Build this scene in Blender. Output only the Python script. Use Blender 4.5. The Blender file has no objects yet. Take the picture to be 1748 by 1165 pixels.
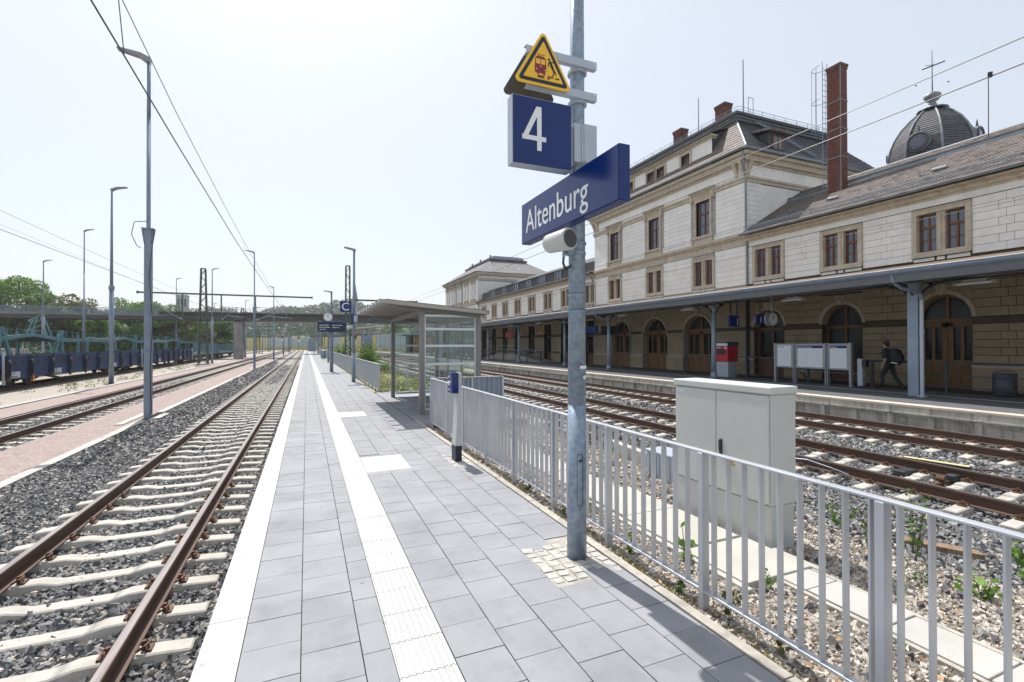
import bpy, math, random
import numpy as np
from mathutils import Vector, Matrix
PI=math.pi
sc=bpy.context.scene
COL=sc.collection
# ---------------------------------------------------------------- camera
yaw,pit,rol=[math.radians(v) for v in (23.05,0.40,-0.165)]
fw=Vector((math.sin(yaw)*math.cos(pit),math.cos(yaw)*math.cos(pit),math.sin(pit)))
ri=Vector((math.cos(yaw),-math.sin(yaw),0)); up=ri.cross(fw)
RI=ri*math.cos(rol)+up*math.sin(rol); UP=-ri*math.sin(rol)+up*math.cos(rol)
cd=bpy.data.cameras.new('camera'); cam=bpy.data.objects.new('camera',cd); COL.objects.link(cam)
M=Matrix((RI,UP,-fw)).transposed().to_4x4(); M.translation=Vector((0,0,1.68)); cam.matrix_world=M
cd.sensor_width=36; cd.lens=824/1748*36; cd.clip_start=0.05; cd.clip_end=3000
sc.camera=cam
# ---------------------------------------------------------------- light
SUN_EL=math.radians(59); SUN_AZ=math.radians(-5.5)      # azimuth measured from +Y towards +X
w=bpy.data.worlds.new('World'); sc.world=w; w.use_nodes=True
nt=w.node_tree; bg=nt.nodes['Background']; bg.inputs[1].default_value=0.10
sky=nt.nodes.new('ShaderNodeTexSky'); sky.sky_type='NISHITA'; sky.sun_disc=False
sky.sun_elevation=SUN_EL; sky.sun_rotation=SUN_AZ; sky.dust_density=2.5; sky.air_density=1.0; sky.ozone_density=1.0
mx=nt.nodes.new('ShaderNodeMix'); mx.data_type='RGBA'; mx.inputs['Factor'].default_value=0.50
mx.inputs['B'].default_value=(9.45,9.85,10.35,1)      # thin white summer veil over the whole sky
nt.links.new(sky.outputs[0],mx.inputs['A']); nt.links.new(mx.outputs['Result'],bg.inputs[0])
sd=bpy.data.lights.new('sun','SUN'); sd.energy=5.0; sd.angle=math.radians(0.5); sd.color=(1.0,0.965,0.915)
sun=bpy.data.objects.new('sun',sd); COL.objects.link(sun)
sdir=Vector((math.sin(SUN_AZ)*math.cos(SUN_EL),math.cos(SUN_AZ)*math.cos(SUN_EL),math.sin(SUN_EL)))
sun.rotation_euler=(-sdir).to_track_quat('-Z','Y').to_euler(); sun.location=(0,0,60)
vs=sc.view_settings; vs.view_transform='Standard'; vs.look='None'; vs.exposure=0.28; vs.gamma=1; vs.use_curve_mapping=False
sc.render.resolution_x=1024; sc.render.resolution_y=682
rnd=random.Random(7); rs=np.random.RandomState(3)
# ---------------------------------------------------------------- helpers
ORG={}
class MB:
    def __init__(s): s.v=[]; s.f=[]
    def add(s,vs,fs):
        n=len(s.v); s.v+= [tuple(p) for p in vs]; s.f+=[tuple(i+n for i in f) for f in fs]; return s
    def box(s,x0,x1,y0,y1,z0,z1):
        x0,x1=min(x0,x1),max(x0,x1); y0,y1=min(y0,y1),max(y0,y1); z0,z1=min(z0,z1),max(z0,z1)
        return s.add([(x0,y0,z0),(x1,y0,z0),(x1,y1,z0),(x0,y1,z0),(x0,y0,z1),(x1,y0,z1),(x1,y1,z1),(x0,y1,z1)],
          [(0,3,2,1),(4,5,6,7),(0,1,5,4),(1,2,6,5),(2,3,7,6),(3,0,4,7)])
    def quad(s,a,b,c,d): return s.add([a,b,c,d],[(0,1,2,3)])
    def tube(s,p0,p1,r0,r1=None,n=10,cap=True):
        r1=r0 if r1 is None else r1
        p0=Vector(p0);p1=Vector(p1);d=(p1-p0)
        if d.length<1e-6: return s
        d.normalize(); a=d.orthogonal().normalized(); b=d.cross(a)
        vs=[]
        for p,r in ((p0,r0),(p1,r1)):
            for i in range(n):
                t=2*PI*i/n; vs.append(p+a*(r*math.cos(t))+b*(r*math.sin(t)))
        fs=[(i,(i+1)%n,n+(i+1)%n,n+i) for i in range(n)]
        if cap: fs+=[tuple(range(n-1,-1,-1)),tuple(range(n,2*n))]
        return s.add(vs,fs)
    def path(s,pts,r,n=8):
        for a,b in zip(pts[:-1],pts[1:]): s.tube(a,b,r,r,n)
        return s
    def bar(s,p0,p1,w,h,upv=(0,0,1)):
        p0=Vector(p0);p1=Vector(p1);d=(p1-p0).normalized(); u=Vector(upv)
        sd_=d.cross(u)
        if sd_.length<1e-3: sd_=d.orthogonal()
        sd_.normalize(); u=sd_.cross(d).normalized()
        vs=[p+sd_*(w/2*i)+u*(h/2*j) for p in (p0,p1) for i,j in ((-1,-1),(1,-1),(1,1),(-1,1))]
        return s.add(vs,[(0,3,2,1),(4,5,6,7),(0,1,5,4),(1,2,6,5),(2,3,7,6),(3,0,4,7)])
    def prism(s,poly,axis,a,b):
        # poly of 2-D points, extruded along axis 0/1/2 from a to b
        def P(u,v,t): return {0:(t,u,v),1:(u,t,v),2:(u,v,t)}[axis]
        n=len(poly); vs=[P(u,v,a) for u,v in poly]+[P(u,v,b) for u,v in poly]
        ar=sum(poly[i][0]*poly[(i+1)%n][1]-poly[(i+1)%n][0]*poly[i][1] for i in range(n))
        fl=(ar>0)^(axis==1)^(b<a)
        fs=[(i,(i+1)%n,n+(i+1)%n,n+i) for i in range(n)]+[tuple(range(n-1,-1,-1)),tuple(range(n,2*n))]
        if not fl: fs=[tuple(reversed(f)) for f in fs]
        return s.add(vs,fs)
    def lathe(s,c,prof,n=20):
        cx,cy,cz=c; k=len(prof); vs=[]
        for r,z in prof:
            for i in range(n):
                t=2*PI*i/n; vs.append((cx+r*math.cos(t),cy+r*math.sin(t),cz+z))
        fs=[(j*n+i,j*n+(i+1)%n,(j+1)*n+(i+1)%n,(j+1)*n+i) for j in range(k-1) for i in range(n)]
        fs+=[tuple(range(n-1,-1,-1)),tuple(range((k-1)*n,k*n))]
        return s.add(vs,fs)
def obj(name,mb,mat,parent=None,bevel=0,smooth=False,seg=2):
    o_=ORG.get(parent.name,Vector((0,0,0))) if parent else Vector((0,0,0))
    me=bpy.data.meshes.new(name)
    me.from_pydata([(x-o_[0],y-o_[1],z-o_[2]) for x,y,z in mb.v],[],mb.f)
    if mat: me.materials.append(mat)
    if smooth:
        for p in me.polygons: p.use_smooth=len(p.vertices)<=4
    o=bpy.data.objects.new(name,me); COL.objects.link(o)
    if parent: o.parent=parent
    ORG[o.name]=o_
    if bevel:
        m=o.modifiers.new('bevel','BEVEL'); m.width=bevel; m.segments=seg; m.limit_method='ANGLE'; m.angle_limit=0.7
    return o
def objl(name,mb,mat,parent,**k):
    '''mesh drawn round the parent's own origin'''
    o=obj(name,mb,mat,None,**k); o.parent=parent; return o
def tag(o,label=None,cat=None,group=None,kind=None):
    if label: o['label']=label
    if cat: o['category']=cat
    if group: o['group']=group
    if kind: o['kind']=kind
    return o
def thing(name,label,cat,loc=(0,0,0),group=None):
    o=bpy.data.objects.new(name,None); COL.objects.link(o); o.location=loc; o.empty_display_size=0.2
    ORG[o.name]=Vector(loc); return tag(o,label,cat,group)
def struct(name,mb,mat,**k): return tag(obj(name,mb,mat,**k),kind='structure')
def copy_tree(o,parent=None,loc=None,rot=None,label=None):
    c=o.copy(); COL.objects.link(c)
    if parent: c.parent=parent
    if loc is not None: c.location=loc
    if rot is not None: c.rotation_euler=(0,0,rot)
    if label: c['label']=label
    for ch in o.children: copy_tree(ch,c)
    return c
def share(name,src,loc,parent,rot=None):
    o=bpy.data.objects.new(name,src.data); COL.objects.link(o); o.parent=parent
    o.location=loc
    if rot: o.rotation_euler=rot
    return o
# ---------------------------------------------------------------- materials
def mat(name,col,rough=0.6,metal=0,var=0.12,scale=6,col2=None,bump=0.0,bscale=60,fine=0.0,stretch=None,spec=None,streak=None,blot=0):
    m=bpy.data.materials.new(name); m.use_nodes=True; n=m.node_tree; N=n.nodes; L=n.links
    b=N['Principled BSDF']; b.inputs['Roughness'].default_value=rough; b.inputs['Metallic'].default_value=metal
    if spec is not None: b.inputs['Specular IOR Level'].default_value=spec
    tc=N.new('ShaderNodeTexCoord'); vec=tc.outputs['Object']
    geo=N.new('ShaderNodeNewGeometry'); vec=geo.outputs['Position']
    if stretch:
        mp=N.new('ShaderNodeMapping'); mp.inputs['Scale'].default_value=stretch; L.new(vec,mp.inputs[0]); vec=mp.outputs[0]
    ns=N.new('ShaderNodeTexNoise'); ns.inputs['Scale'].default_value=scale; ns.inputs['Detail'].default_value=5; ns.inputs['Roughness'].default_value=.6
    L.new(vec,ns.inputs['Vector'])
    cr=N.new('ShaderNodeValToRGB'); e=cr.color_ramp.elements; e[0].position=.3; e[1].position=.7
    a=Vector(col[:3]); 
    c2=Vector(col2) if col2 else a*(1-var*1.4)
    c1=a if col2 else a*(1+var*.6)
    e[0].color=(*c2,1); e[1].color=(*c1,1); L.new(ns.outputs['Fac'],cr.inputs['Fac'])
    out=cr.outputs['Color']
    if fine:
        n2=N.new('ShaderNodeTexNoise'); n2.inputs['Scale'].default_value=bscale; n2.inputs['Detail'].default_value=3; L.new(geo.outputs['Position'],n2.inputs['Vector'])
        mr=N.new('ShaderNodeMapRange'); mr.inputs['From Min'].default_value=.3; mr.inputs['From Max'].default_value=.7
        mr.inputs['To Min'].default_value=1-fine; mr.inputs['To Max'].default_value=1+fine; L.new(n2.outputs['Fac'],mr.inputs['Value'])
        mm=N.new('ShaderNodeMix'); mm.data_type='RGBA'; mm.blend_type='MULTIPLY'; mm.inputs['Factor'].default_value=1
        L.new(out,mm.inputs['A']); L.new(mr.outputs['Result'],mm.inputs['B']); out=mm.outputs['Result']
    if streak:
        mp=N.new('ShaderNodeMapping'); mp.inputs['Scale'].default_value=(7,7,.35); L.new(geo.outputs['Position'],mp.inputs[0])
        n3=N.new('ShaderNodeTexNoise'); n3.inputs['Scale'].default_value=1.0; n3.inputs['Detail'].default_value=6; L.new(mp.outputs[0],n3.inputs['Vector'])
        mr=N.new('ShaderNodeMapRange'); mr.inputs['From Min'].default_value=.52; mr.inputs['From Max'].default_value=.72; L.new(n3.outputs['Fac'],mr.inputs['Value'])
        ml=N.new('ShaderNodeMath'); ml.operation='MULTIPLY'; ml.inputs[1].default_value=streak[3]; L.new(mr.outputs['Result'],ml.inputs[0])
        mm=N.new('ShaderNodeMix'); mm.data_type='RGBA'; L.new(ml.outputs[0],mm.inputs['Factor']); L.new(out,mm.inputs['A']); mm.inputs['B'].default_value=(*streak[:3],1); out=mm.outputs['Result']
    if blot:
        n4=N.new('ShaderNodeTexNoise'); n4.inputs['Scale'].default_value=2.7; n4.inputs['Detail'].default_value=9; n4.inputs['Roughness'].default_value=.72; L.new(geo.outputs['Position'],n4.inputs['Vector'])
        mr=N.new('ShaderNodeMapRange'); mr.inputs['From Min'].default_value=.50; mr.inputs['From Max'].default_value=.68; mr.inputs['To Min'].default_value=1; mr.inputs['To Max'].default_value=1-blot; L.new(n4.outputs['Fac'],mr.inputs['Value'])
        n5=N.new('ShaderNodeTexVoronoi'); n5.inputs['Scale'].default_value=3.1; L.new(geo.outputs['Position'],n5.inputs['Vector'])
        m5=N.new('ShaderNodeMapRange'); m5.inputs['From Min'].default_value=.035; m5.inputs['From Max'].default_value=.06; m5.inputs['To Min'].default_value=1-blot*2.2; m5.inputs['To Max'].default_value=1; L.new(n5.outputs['Distance'],m5.inputs['Value'])
        ml=N.new('ShaderNodeMath'); ml.operation='MULTIPLY'; L.new(mr.outputs['Result'],ml.inputs[0]); L.new(m5.outputs['Result'],ml.inputs[1])
        mm=N.new('ShaderNodeMix'); mm.data_type='RGBA'; mm.blend_type='MULTIPLY'; mm.inputs['Factor'].default_value=1
        L.new(out,mm.inputs['A']); L.new(ml.outputs[0],mm.inputs['B']); out=mm.outputs['Result']
    oi=N.new('ShaderNodeObjectInfo')      # slight piece-to-piece tone
    mr=N.new('ShaderNodeMapRange'); mr.inputs['To Min'].default_value=1-var*.35; mr.inputs['To Max'].default_value=1+var*.35; L.new(oi.outputs['Random'],mr.inputs['Value'])
    mm=N.new('ShaderNodeMix'); mm.data_type='RGBA'; mm.blend_type='MULTIPLY'; mm.inputs['Factor'].default_value=1
    L.new(out,mm.inputs['A']); L.new(mr.outputs['Result'],mm.inputs['B']); out=mm.outputs['Result']
    L.new(out,b.inputs['Base Color'])
    if bump:
        bn=N.new('ShaderNodeTexNoise'); bn.inputs['Scale'].default_value=bscale; bn.inputs['Detail'].default_value=4; L.new(geo.outputs['Position'],bn.inputs['Vector'])
        bp=N.new('ShaderNodeBump'); bp.inputs['Strength'].default_value=bump; bp.inputs['Distance'].default_value=.01; L.new(bn.outputs['Fac'],bp.inputs['Height']); L.new(bp.outputs[0],b.inputs['Normal'])
    return m
def glass(name,tint=(.9,1,.97),fac=.9):
    m=bpy.data.materials.new(name); m.use_nodes=True; n=m.node_tree; N=n.nodes; L=n.links
    N.remove(N['Principled BSDF']); t=N.new('ShaderNodeBsdfTransparent'); t.inputs[0].default_value=(*tint,1)
    g=N.new('ShaderNodeBsdfGlossy'); g.inputs['Roughness'].default_value=.02
    f=N.new('ShaderNodeFresnel'); f.inputs['IOR'].default_value=1.5
    ad=N.new('ShaderNodeMath'); ad.operation='ADD'; ad.inputs[1].default_value=1-fac; L.new(f.outputs[0],ad.inputs[0])
    s=N.new('ShaderNodeMixShader'); L.new(ad.outputs[0],s.inputs[0]); L.new(t.outputs[0],s.inputs[1]); L.new(g.outputs[0],s.inputs[2]); L.new(s.outputs[0],N['Material Output'].inputs[0]); return m
m_galv=mat('galvanised_steel',(.27,.33,.40),.45,.5,var=.45,scale=24,col2=(.16,.21,.27),bump=.15,bscale=45,fine=.1)
m_rail_paint=mat('grey_metallic_paint',(.50,.52,.56),.38,.35,var=.10,scale=3,fine=.03,bscale=200)
m_lamp=mat('lamp_mast_grey',(.21,.26,.34),.45,.3,var=.12,scale=4)
m_lampd=mat('lamp_head_grey',(.27,.29,.31),.5,.2,var=.1)
m_paver=mat('grey_paving',(.262,.267,.287),.78,var=.13,scale=1.7,fine=.14,bscale=300,bump=.3,blot=.16)
m_joint=mat('joint_sand',(.085,.078,.062),.95,var=.3,scale=20)
m_white=mat('white_tactile_concrete',(.46,.462,.455),.8,var=.06,scale=2.2,fine=.05,bscale=220,bump=.15,blot=.10)
m_kerb=mat('kerb_concrete',(.42,.39,.34),.85,var=.25,scale=8,fine=.12,bscale=150,bump=.3)
m_cobble=mat('cream_cobble',(.45,.435,.40),.8,var=.3,scale=9,fine=.1,bscale=120,bump=.4)
m_sleeper=mat('sleeper_concrete',(.455,.435,.395),.85,var=.16,scale=4,fine=.08,bscale=120,bump=.3,streak=(.30,.22,.15,.35))
m_rust=mat('rail_rust',(.105,.058,.04),.7,.1,var=.35,scale=10,col2=(.075,.045,.035),fine=.2,bscale=150,stretch=(3,.3,3))
m_railtop=mat('polished_rail_head',(.42,.37,.35),.3,.85,var=.25,scale=5,stretch=(4,.2,4))
m_clip=mat('rusty_clip',(.14,.07,.04),.7,.3,var=.4,scale=40)
m_conc=mat('weathered_concrete',(.46,.44,.39),.85,var=.22,scale=2.5,fine=.1,bscale=90,bump=.25,streak=(.13,.12,.10,.75))
m_conc2=mat('clean_concrete',(.42,.41,.385),.8,var=.12,scale=2,fine=.06,bscale=120,bump=.2)
m_slab=mat('cream_slab',(.44,.425,.38),.8,var=.10,scale=2,fine=.06,bscale=140,bump=.2)
m_bluesign=mat('sign_blue',(.001,.020,.135),.16,var=.06,scale=2,spec=.45)
m_signwhite=mat('sign_white',(.78,.80,.83),.4,var=.02)
m_signgrey=mat('sign_case_grey',(.42,.47,.55),.4,.2,var=.06)
m_yellow=mat('warning_yellow',(.85,.50,.03),.45,var=.04)
m_black=mat('black_print',(.010,.016,.03),.45,var=.05)
m_maroon=mat('maroon_print',(.20,.015,.04),.5,var=.04)
m_cab=mat('cabinet_grey',(.49,.51,.50),.5,var=.04,scale=2,fine=.015,bscale=80)
m_cabbase=mat('cabinet_plinth',(.45,.465,.46),.65,var=.08,scale=4)
m_dark=mat('dark_plastic',(.03,.032,.036),.5,var=.1)
m_asph=mat('asphalt_platform',(.11,.115,.125),.9,var=.15,scale=3,fine=.15,bscale=180,bump=.3)
m_gravel_bed=mat('gravel_bed_dark',(.12,.12,.12),.95,var=.5,scale=28,col2=(.04,.04,.04),fine=.4,bscale=70,bump=1.0)
m_beige_bed=mat('light_gravel_bed',(.40,.37,.32),.95,var=.3,scale=22,col2=(.24,.21,.175),fine=.35,bscale=60,bump=.8)
m_pink=mat('pink_chippings',(.33,.262,.24),.95,var=.2,scale=5,col2=(.24,.185,.17),fine=.55,bscale=45,bump=1.0)
m_ground=mat('pale_dusty_ground',(.46,.42,.33),.95,var=.3,scale=.25,col2=(.30,.29,.19),fine=.25,bscale=14,bump=.5)
# ================================================================= ground and platform 4
g=MB(); g.quad((-1500,-40,-.98),(1500,-40,-.98),(1500,2500,-.98),(-1500,2500,-.98)); struct('ground',g,m_ground)
g=MB(); g.box(-4.52,-.60,-3,200,-.96,-.85); struct('ballast_bed',g,m_gravel_bed)
g=MB(); g.box(-4.3,-.62,64,200,-.84,-.745); struct('track_infill_slab',g,mat('pale_infill',(.27,.255,.235),.95,var=.2,scale=3,fine=.25,bscale=40,bump=.4))
g=MB(); g.box(-6.15,-4.72,-3,260,-.96,-.63); struct('pink_path',g,m_pink)
g=MB(); g.box(-9.05,-6.15,-3,260,-.96,-.79); struct('ballast_bed',g,m_gravel_bed)
g=MB(); g.box(-10.4,-9.05,-3,260,-.96,-.66); struct('pink_path',g,m_pink)
g=MB(); g.box(-140,-10.72,-3,420,-.96,-.68); struct('gravel_yard',g,m_beige_bed)
# kerb of the pink path, stone by stone
ker=thing('path_kerb','pale concrete kerb with a jog round the near lamp mast, beside the pink path','kerb',(-4.62,0,-.6))
ks=None
def kstone(x,y,L=.985):
    global ks
    if ks is None:
        ks=objl('kerb_stone',MB().box(-.1,.1,0,.985,-.36,0),m_conc2,ker,bevel=.01); ks.location=(x+4.62,y,0); return ks
    o=share('kerb_stone',ks,(x+4.62,y,0),ker); o.scale=(1,L/.985,1); return o
y=3.0
while y<90:
    if not (17.6<y<20.0) and not (52.5<y<55): kstone(-4.62,y)
    y+=1.0
for cy in (18.9,53.6):
    for yy in (cy-1.6,cy-.62,cy+.36): kstone(-5.0,yy)
    for yy in (cy-.55,cy+.05): kstone(-4.35,yy,.58)
kb=MB(); kb.box(-4.72,-4.52,90,200,-.96,-.6); tag(obj('kerb_run',kb,m_conc2,ker),kind='stuff')
ker2=thing('path_kerb','pale concrete kerb beyond the second track, at the foot of the tall lamp masts','kerb',(-10.55,0,-.62))
k0=None
for i in range(80):
    if k0 is None:
        k0=objl('kerb_stone',MB().box(-.12,.12,0,.985,-.3,0),m_conc2,ker2,bevel=.01); k0.location=(0,10,0)
    else: share('kerb_stone',k0,(0,10+i,0),ker2)
tag(obj('kerb_run',MB().box(-10.67,-10.43,90,260,-.92,-.62),m_conc2,ker2),kind='stuff')
# platform body
PE=-.54; PEND=163.
pb=MB(); pb.box(-.36,2.205,-3,PEND,-.98,-.030)
plat=struct('platform',pb,m_joint); plat['label']='long grey paved platform with white edge and white guide strip'
obj('platform_wall',MB().box(-.50,-.34,-3,PEND,-.98,-.12),m_conc,plat)
# edge stones (white), 1 m
es=None
for i in range(24):
    if es is None: es=obj('edge_stone',MB().box(PE,-.332,0,.995,-.12,.0),m_white,plat,bevel=.006); es.location=(0,-1.6,0)
    else: share('edge_stone',es,(0,-1.6+i,0),plat)
e=MB()
for i in range(24,164): e.box(PE,-.332,-1.6+i,-1.605+i+1,-.12,0)
tag(obj('edge_stone',e,m_white,plat),kind='stuff')
# pavers
cols=[(-.327,-.031,0.0),(-.025,.276,.156),(.282,.427,.02)]
cols2=[(.733,1.017,.10),(1.023,1.311,.26),(1.317,1.601,.105),(1.607,1.883,.245),(1.889,2.175,.11)]
shapes={}; near=[]; far_=MB(); gts=[]; PIT=.3015
cross=[(6.6,7.5,.73,1.32),(11.85,12.75,.73,1.30)]
cob=(3.0,3.62,1.60,2.18)
cob2=(6.42,7.18,1.86,2.18)
for ci,(xa,xb,off) in enumerate(cols+cols2):
    k=int((-1.2-off)/PIT)
    y=off+k*PIT
    while y<PEND-.3:
        yc=y+PIT/2; skip=False
        for (a,b,c,d) in cross:
            if a<yc<b and c-.05<(xa+xb)/2<d+.05: skip=True
        for (a,b,c,d) in (cob,cob2):
            if a<yc<b and c-.05<(xa+xb)/2<d+.05: skip=True
        if not skip: near.append((math.hypot((xa+xb)/2-.9,yc-1)+(0 if yc>1 else 3*abs(yc-1)),xa,xb,y+.003,y+PIT-.003))
        y+=PIT
near.sort()
for i,(d,xa,xb,ya,yb) in enumerate(near):
    wx=round(xb-xa,3)
    if i<292:
        if wx not in shapes:
            o=obj('paver',MB().box(-wx/2,wx/2,-(PIT-.0055)/2,(PIT-.0055)/2,-.028,0),m_paver,plat,bevel=.0025,seg=1); shapes[wx]=o
            o.location=((xa+xb)/2,(ya+yb)/2,rnd.uniform(-.001,.001)); o.rotation_euler=(rnd.uniform(-.003,.003),rnd.uniform(-.003,.003),rnd.uniform(-.003,.003))
        else: share('paver',shapes[wx],((xa+xb)/2,(ya+yb)/2,rnd.uniform(-.0012,.0012)),plat,(rnd.uniform(-.004,.004),rnd.uniform(-.004,.004),rnd.uniform(-.004,.004)))
    else:
        far_.box(xa,xb,ya,yb,-.028,rnd.uniform(-.001,.001))
tag(obj('paver',far_,m_paver,plat),kind='stuff')
# guide tiles with ribs running along the platform
def tile_mb(w,l,ribs=True,cross=False):
    m=MB(); m.box(-w/2,w/2,-l/2,l/2,-.03,-.003)
    if ribs:
        n=8
        for i in range(n):
            c=-w/2+w*(i+.5)/n
            m.prism([(c-w*.36/n,-.007),(c+w*.36/n,-.007),(c+w*.2/n,.003),(c-w*.2/n,.003)],1,-l/2,l/2)
    else: m.box(-w/2,w/2,-l/2,l/2,-.0029,.0)
    return m
gt=obj('guide_tile',tile_mb(.296,.2965),m_white,plat); gt.location=(.58,-1.0,0)
ft=MB()
for i in range(1,540):
    y=-1.0+i*PIT
    if y>PEND-.2: break
    if i<75: share('guide_tile',gt,(.58,y,rnd.uniform(-.0008,.0008)),plat)
    else: ft.box(.432,.728,y-.149,y+.149,-.03,.0005)
tag(obj('guide_tile',ft,m_white,plat),kind='stuff')
gf=None
obj('tile_bed',MB().box(.73,1.34,6.5,7.62,-.0299,-.004),m_paver,plat); obj('tile_bed',MB().box(.73,1.32,11.75,12.87,-.0299,-.004),m_paver,plat)
for (a,b,c,d) in cross:
    for i in range(3):
        for j in range(2):
            x=c+.148+j*.297; y=a+.15+i*.3
            if gf is None: gf=obj('guide_tile',tile_mb(.293,.2965,False),m_white,plat,bevel=.003,seg=1); gf.location=(x,y,0)
            else: share('guide_tile',gf,(x,y,0),plat)
# cobbles round the pole feet
cbm=None
for (a,b,c,d) in (cob,cob2):
    nx=max(3,int((d-c)/.088)); ny=int((b-a)/.084)
    for i in range(nx):
        for j in range(ny):
            x=c+(i+.5)*(d-c)/nx+rnd.uniform(-.007,.007); y=a+(j+.5)*(b-a)/ny+rnd.uniform(-.007,.007)
            if cbm is None:
                cbm=obj('cobble',MB().box(-.040,.040,-.038,.038,-.05,0),m_cobble,plat,bevel=.009); cbm.location=(x,y,0)
            else:
                o=share('cobble',cbm,(x,y,rnd.uniform(-.003,.003)),plat,(rnd.uniform(-.02,.02),rnd.uniform(-.02,.02),rnd.uniform(-.25,.25))); o.scale=(rnd.uniform(.85,1.1),rnd.uniform(.85,1.12),1)
    g=MB(); g.box(c-.20,d,a-.22,b+.22,-.0299,-.0065); obj('cobble_mortar',g,m_kerb,plat)
# kerb along the back of the platform
k3=None
for i in range(60):
    if k3 is None: k3=obj('kerb_stone',MB().box(2.19,2.262,0,.99,-.25,.004),m_kerb,plat,bevel=.008); k3.location=(0,-1.3,0)
    elif not (9.8<-1.3+i<17.2): share('kerb_stone',k3,(0,-1.3+i,rnd.uniform(-.003,.003)),plat)
obj('kerb_run',MB().box(2.19,2.262,58.7,PEND,-.25,.004),m_kerb,plat)['kind']='stuff'
# shelter bay paving (east of the platform, Y 9.95..17)
bay=MB(); bay.box(2.206,4.6,9.95,17.6,-.98,-.030); obj('shelter_bay',bay,m_joint,plat)
bp=MB()
for i in range(8):
    for j in range(25):
        bp.box(2.206+i*.3+.002,2.206+(i+1)*.3-.002,9.96+(j+(i%2)*.5)*PIT+.002,min(17.6,9.96+(j+1+(i%2)*.5)*PIT-.002),-.028,rnd.uniform(-.001,.001))
tag(obj('bay_paving',bp,m_paver,plat),kind='stuff')
# ---- right side: stony verge, ballast bed, platform 1
g=MB(); xs=[2.262,2.6,4.5,5.2,6.3,15.04]; zs=[-.06,-.10,-.13,-.30,-.69,-.69]
def sheet(xs,zs,y0,y1,step,amp):
    m=MB(); ny=int((y1-y0)/step)+1; nx=len(xs)
    for j in range(ny):
        for x,z in zip(xs,zs): m.v.append((x,y0+j*step,z+rnd.uniform(-amp,amp)))
    for j in range(ny-1):
        for i in range(nx-1): m.f.append((j*nx+i,j*nx+i+1,(j+1)*nx+i+1,(j+1)*nx+i))
    return m
xv=np.linspace(2.262,5.0,14); zv=np.interp(xv,xs,zs)
struct('gravel_verge',sheet(list(xv),list(zv),-3,9.9,.25,.012),m_beige_bed)
xv=np.linspace(4.95,6.6,9); zv=np.interp(xv,xs,zs)-.02
struct('ballast_slope',sheet(list(xv),list(zv),-3,150,.5,.012),m_gravel_bed)
struct('ballast_bed',MB().box(6.55,15.06,-6,240,-.98,-.70),m_gravel_bed)
g=MB(); g.box(2.262,5.0,17.6,163,-.98,-.10); struct('planted_verge',g,mat('dry_grass_soil',(.34,.31,.17),.95,var=.5,scale=1.2,col2=(.14,.17,.05),fine=.4,bscale=20,bump=1))
g=MB(); g.box(4.6,5.2,9.9,17.6,-.98,-.12); struct('gravel_verge',g,m_beige_bed)
# far pale platform beyond the tracks to the right
struct('ballast_bank',sheet([-4.55,-4.3,-3.5,-3.2,-.55],[-.68,-.69,-.82,-.838,-.838],-3,200,1.0,.004),m_gravel_bed)
# ================================================================= stones
def stones(name,mat_,pts,size,smin,smax,seed=1,flat=.6,cols=None):
    r=np.random.RandomState(seed); n=len(pts)
    base=np.array([(-1,-1,-1),(1,-1,-1),(1,1,-1),(-1,1,-1),(-1,-1,1),(1,-1,1),(1,1,1),(-1,1,1)],float)*.5
    V=base[None]*r.uniform(.55,1.25,(n,8,3))
    V[:,4:,:2]*=r.uniform(.35,.95,(n,1,2))
    sc_=size*r.uniform(smin,smax,(n,1,1))*np.stack([r.uniform(.8,1.35,n),r.uniform(.7,1.1,n),r.uniform(.45,.9,n)],1)[:,None]
    V=V*sc_
    # random rotation
    q=r.normal(size=(n,4)); q[:,1:3]*=.9; q/=np.linalg.norm(q,axis=1)[:,None]
    w_,x,y,z=q.T
    R=np.stack([np.stack([1-2*(y*y+z*z),2*(x*y-z*w_),2*(x*z+y*w_)],1),np.stack([2*(x*y+z*w_),1-2*(x*x+z*z),2*(y*z-x*w_)],1),np.stack([2*(x*z-y*w_),2*(y*z+x*w_),1-2*(x*x+y*y)],1)],1)
    V=np.einsum('nij,nkj->nki',R,V)+np.asarray(pts)[:,None]
    F=np.array([(0,3,2,1),(4,5,6,7),(0,1,5,4),(1,2,6,5),(2,3,7,6),(3,0,4,7)])
    F=(F[None]+8*np.arange(n)[:,None,None]).reshape(-1,4)
    me=bpy.data.meshes.new(name); V=V.reshape(-1,3)
    me.vertices.add(len(V)); me.vertices.foreach_set('co',V.astype(np.float32).ravel())
    me.loops.add(F.size); me.loops.foreach_set('vertex_index',F.ravel().astype(np.int32))
    me.polygons.add(len(F)); me.polygons.foreach_set('loop_start',np.arange(0,F.size,4,dtype=np.int32))
    try: me.polygons.foreach_set('loop_total',np.full(len(F),4,dtype=np.int32))
    except Exception: pass
    me.update(calc_edges=True); me.validate(); me.shade_flat()
    at=me.attributes.new('tone','FLOAT','POINT'); at.data.foreach_set('value',np.repeat(r.uniform(0,1,n),8).astype(np.float32))
    me.materials.append(mat_); o=bpy.data.objects.new(name,me); COL.objects.link(o); return tag(o,kind='stuff')
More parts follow.
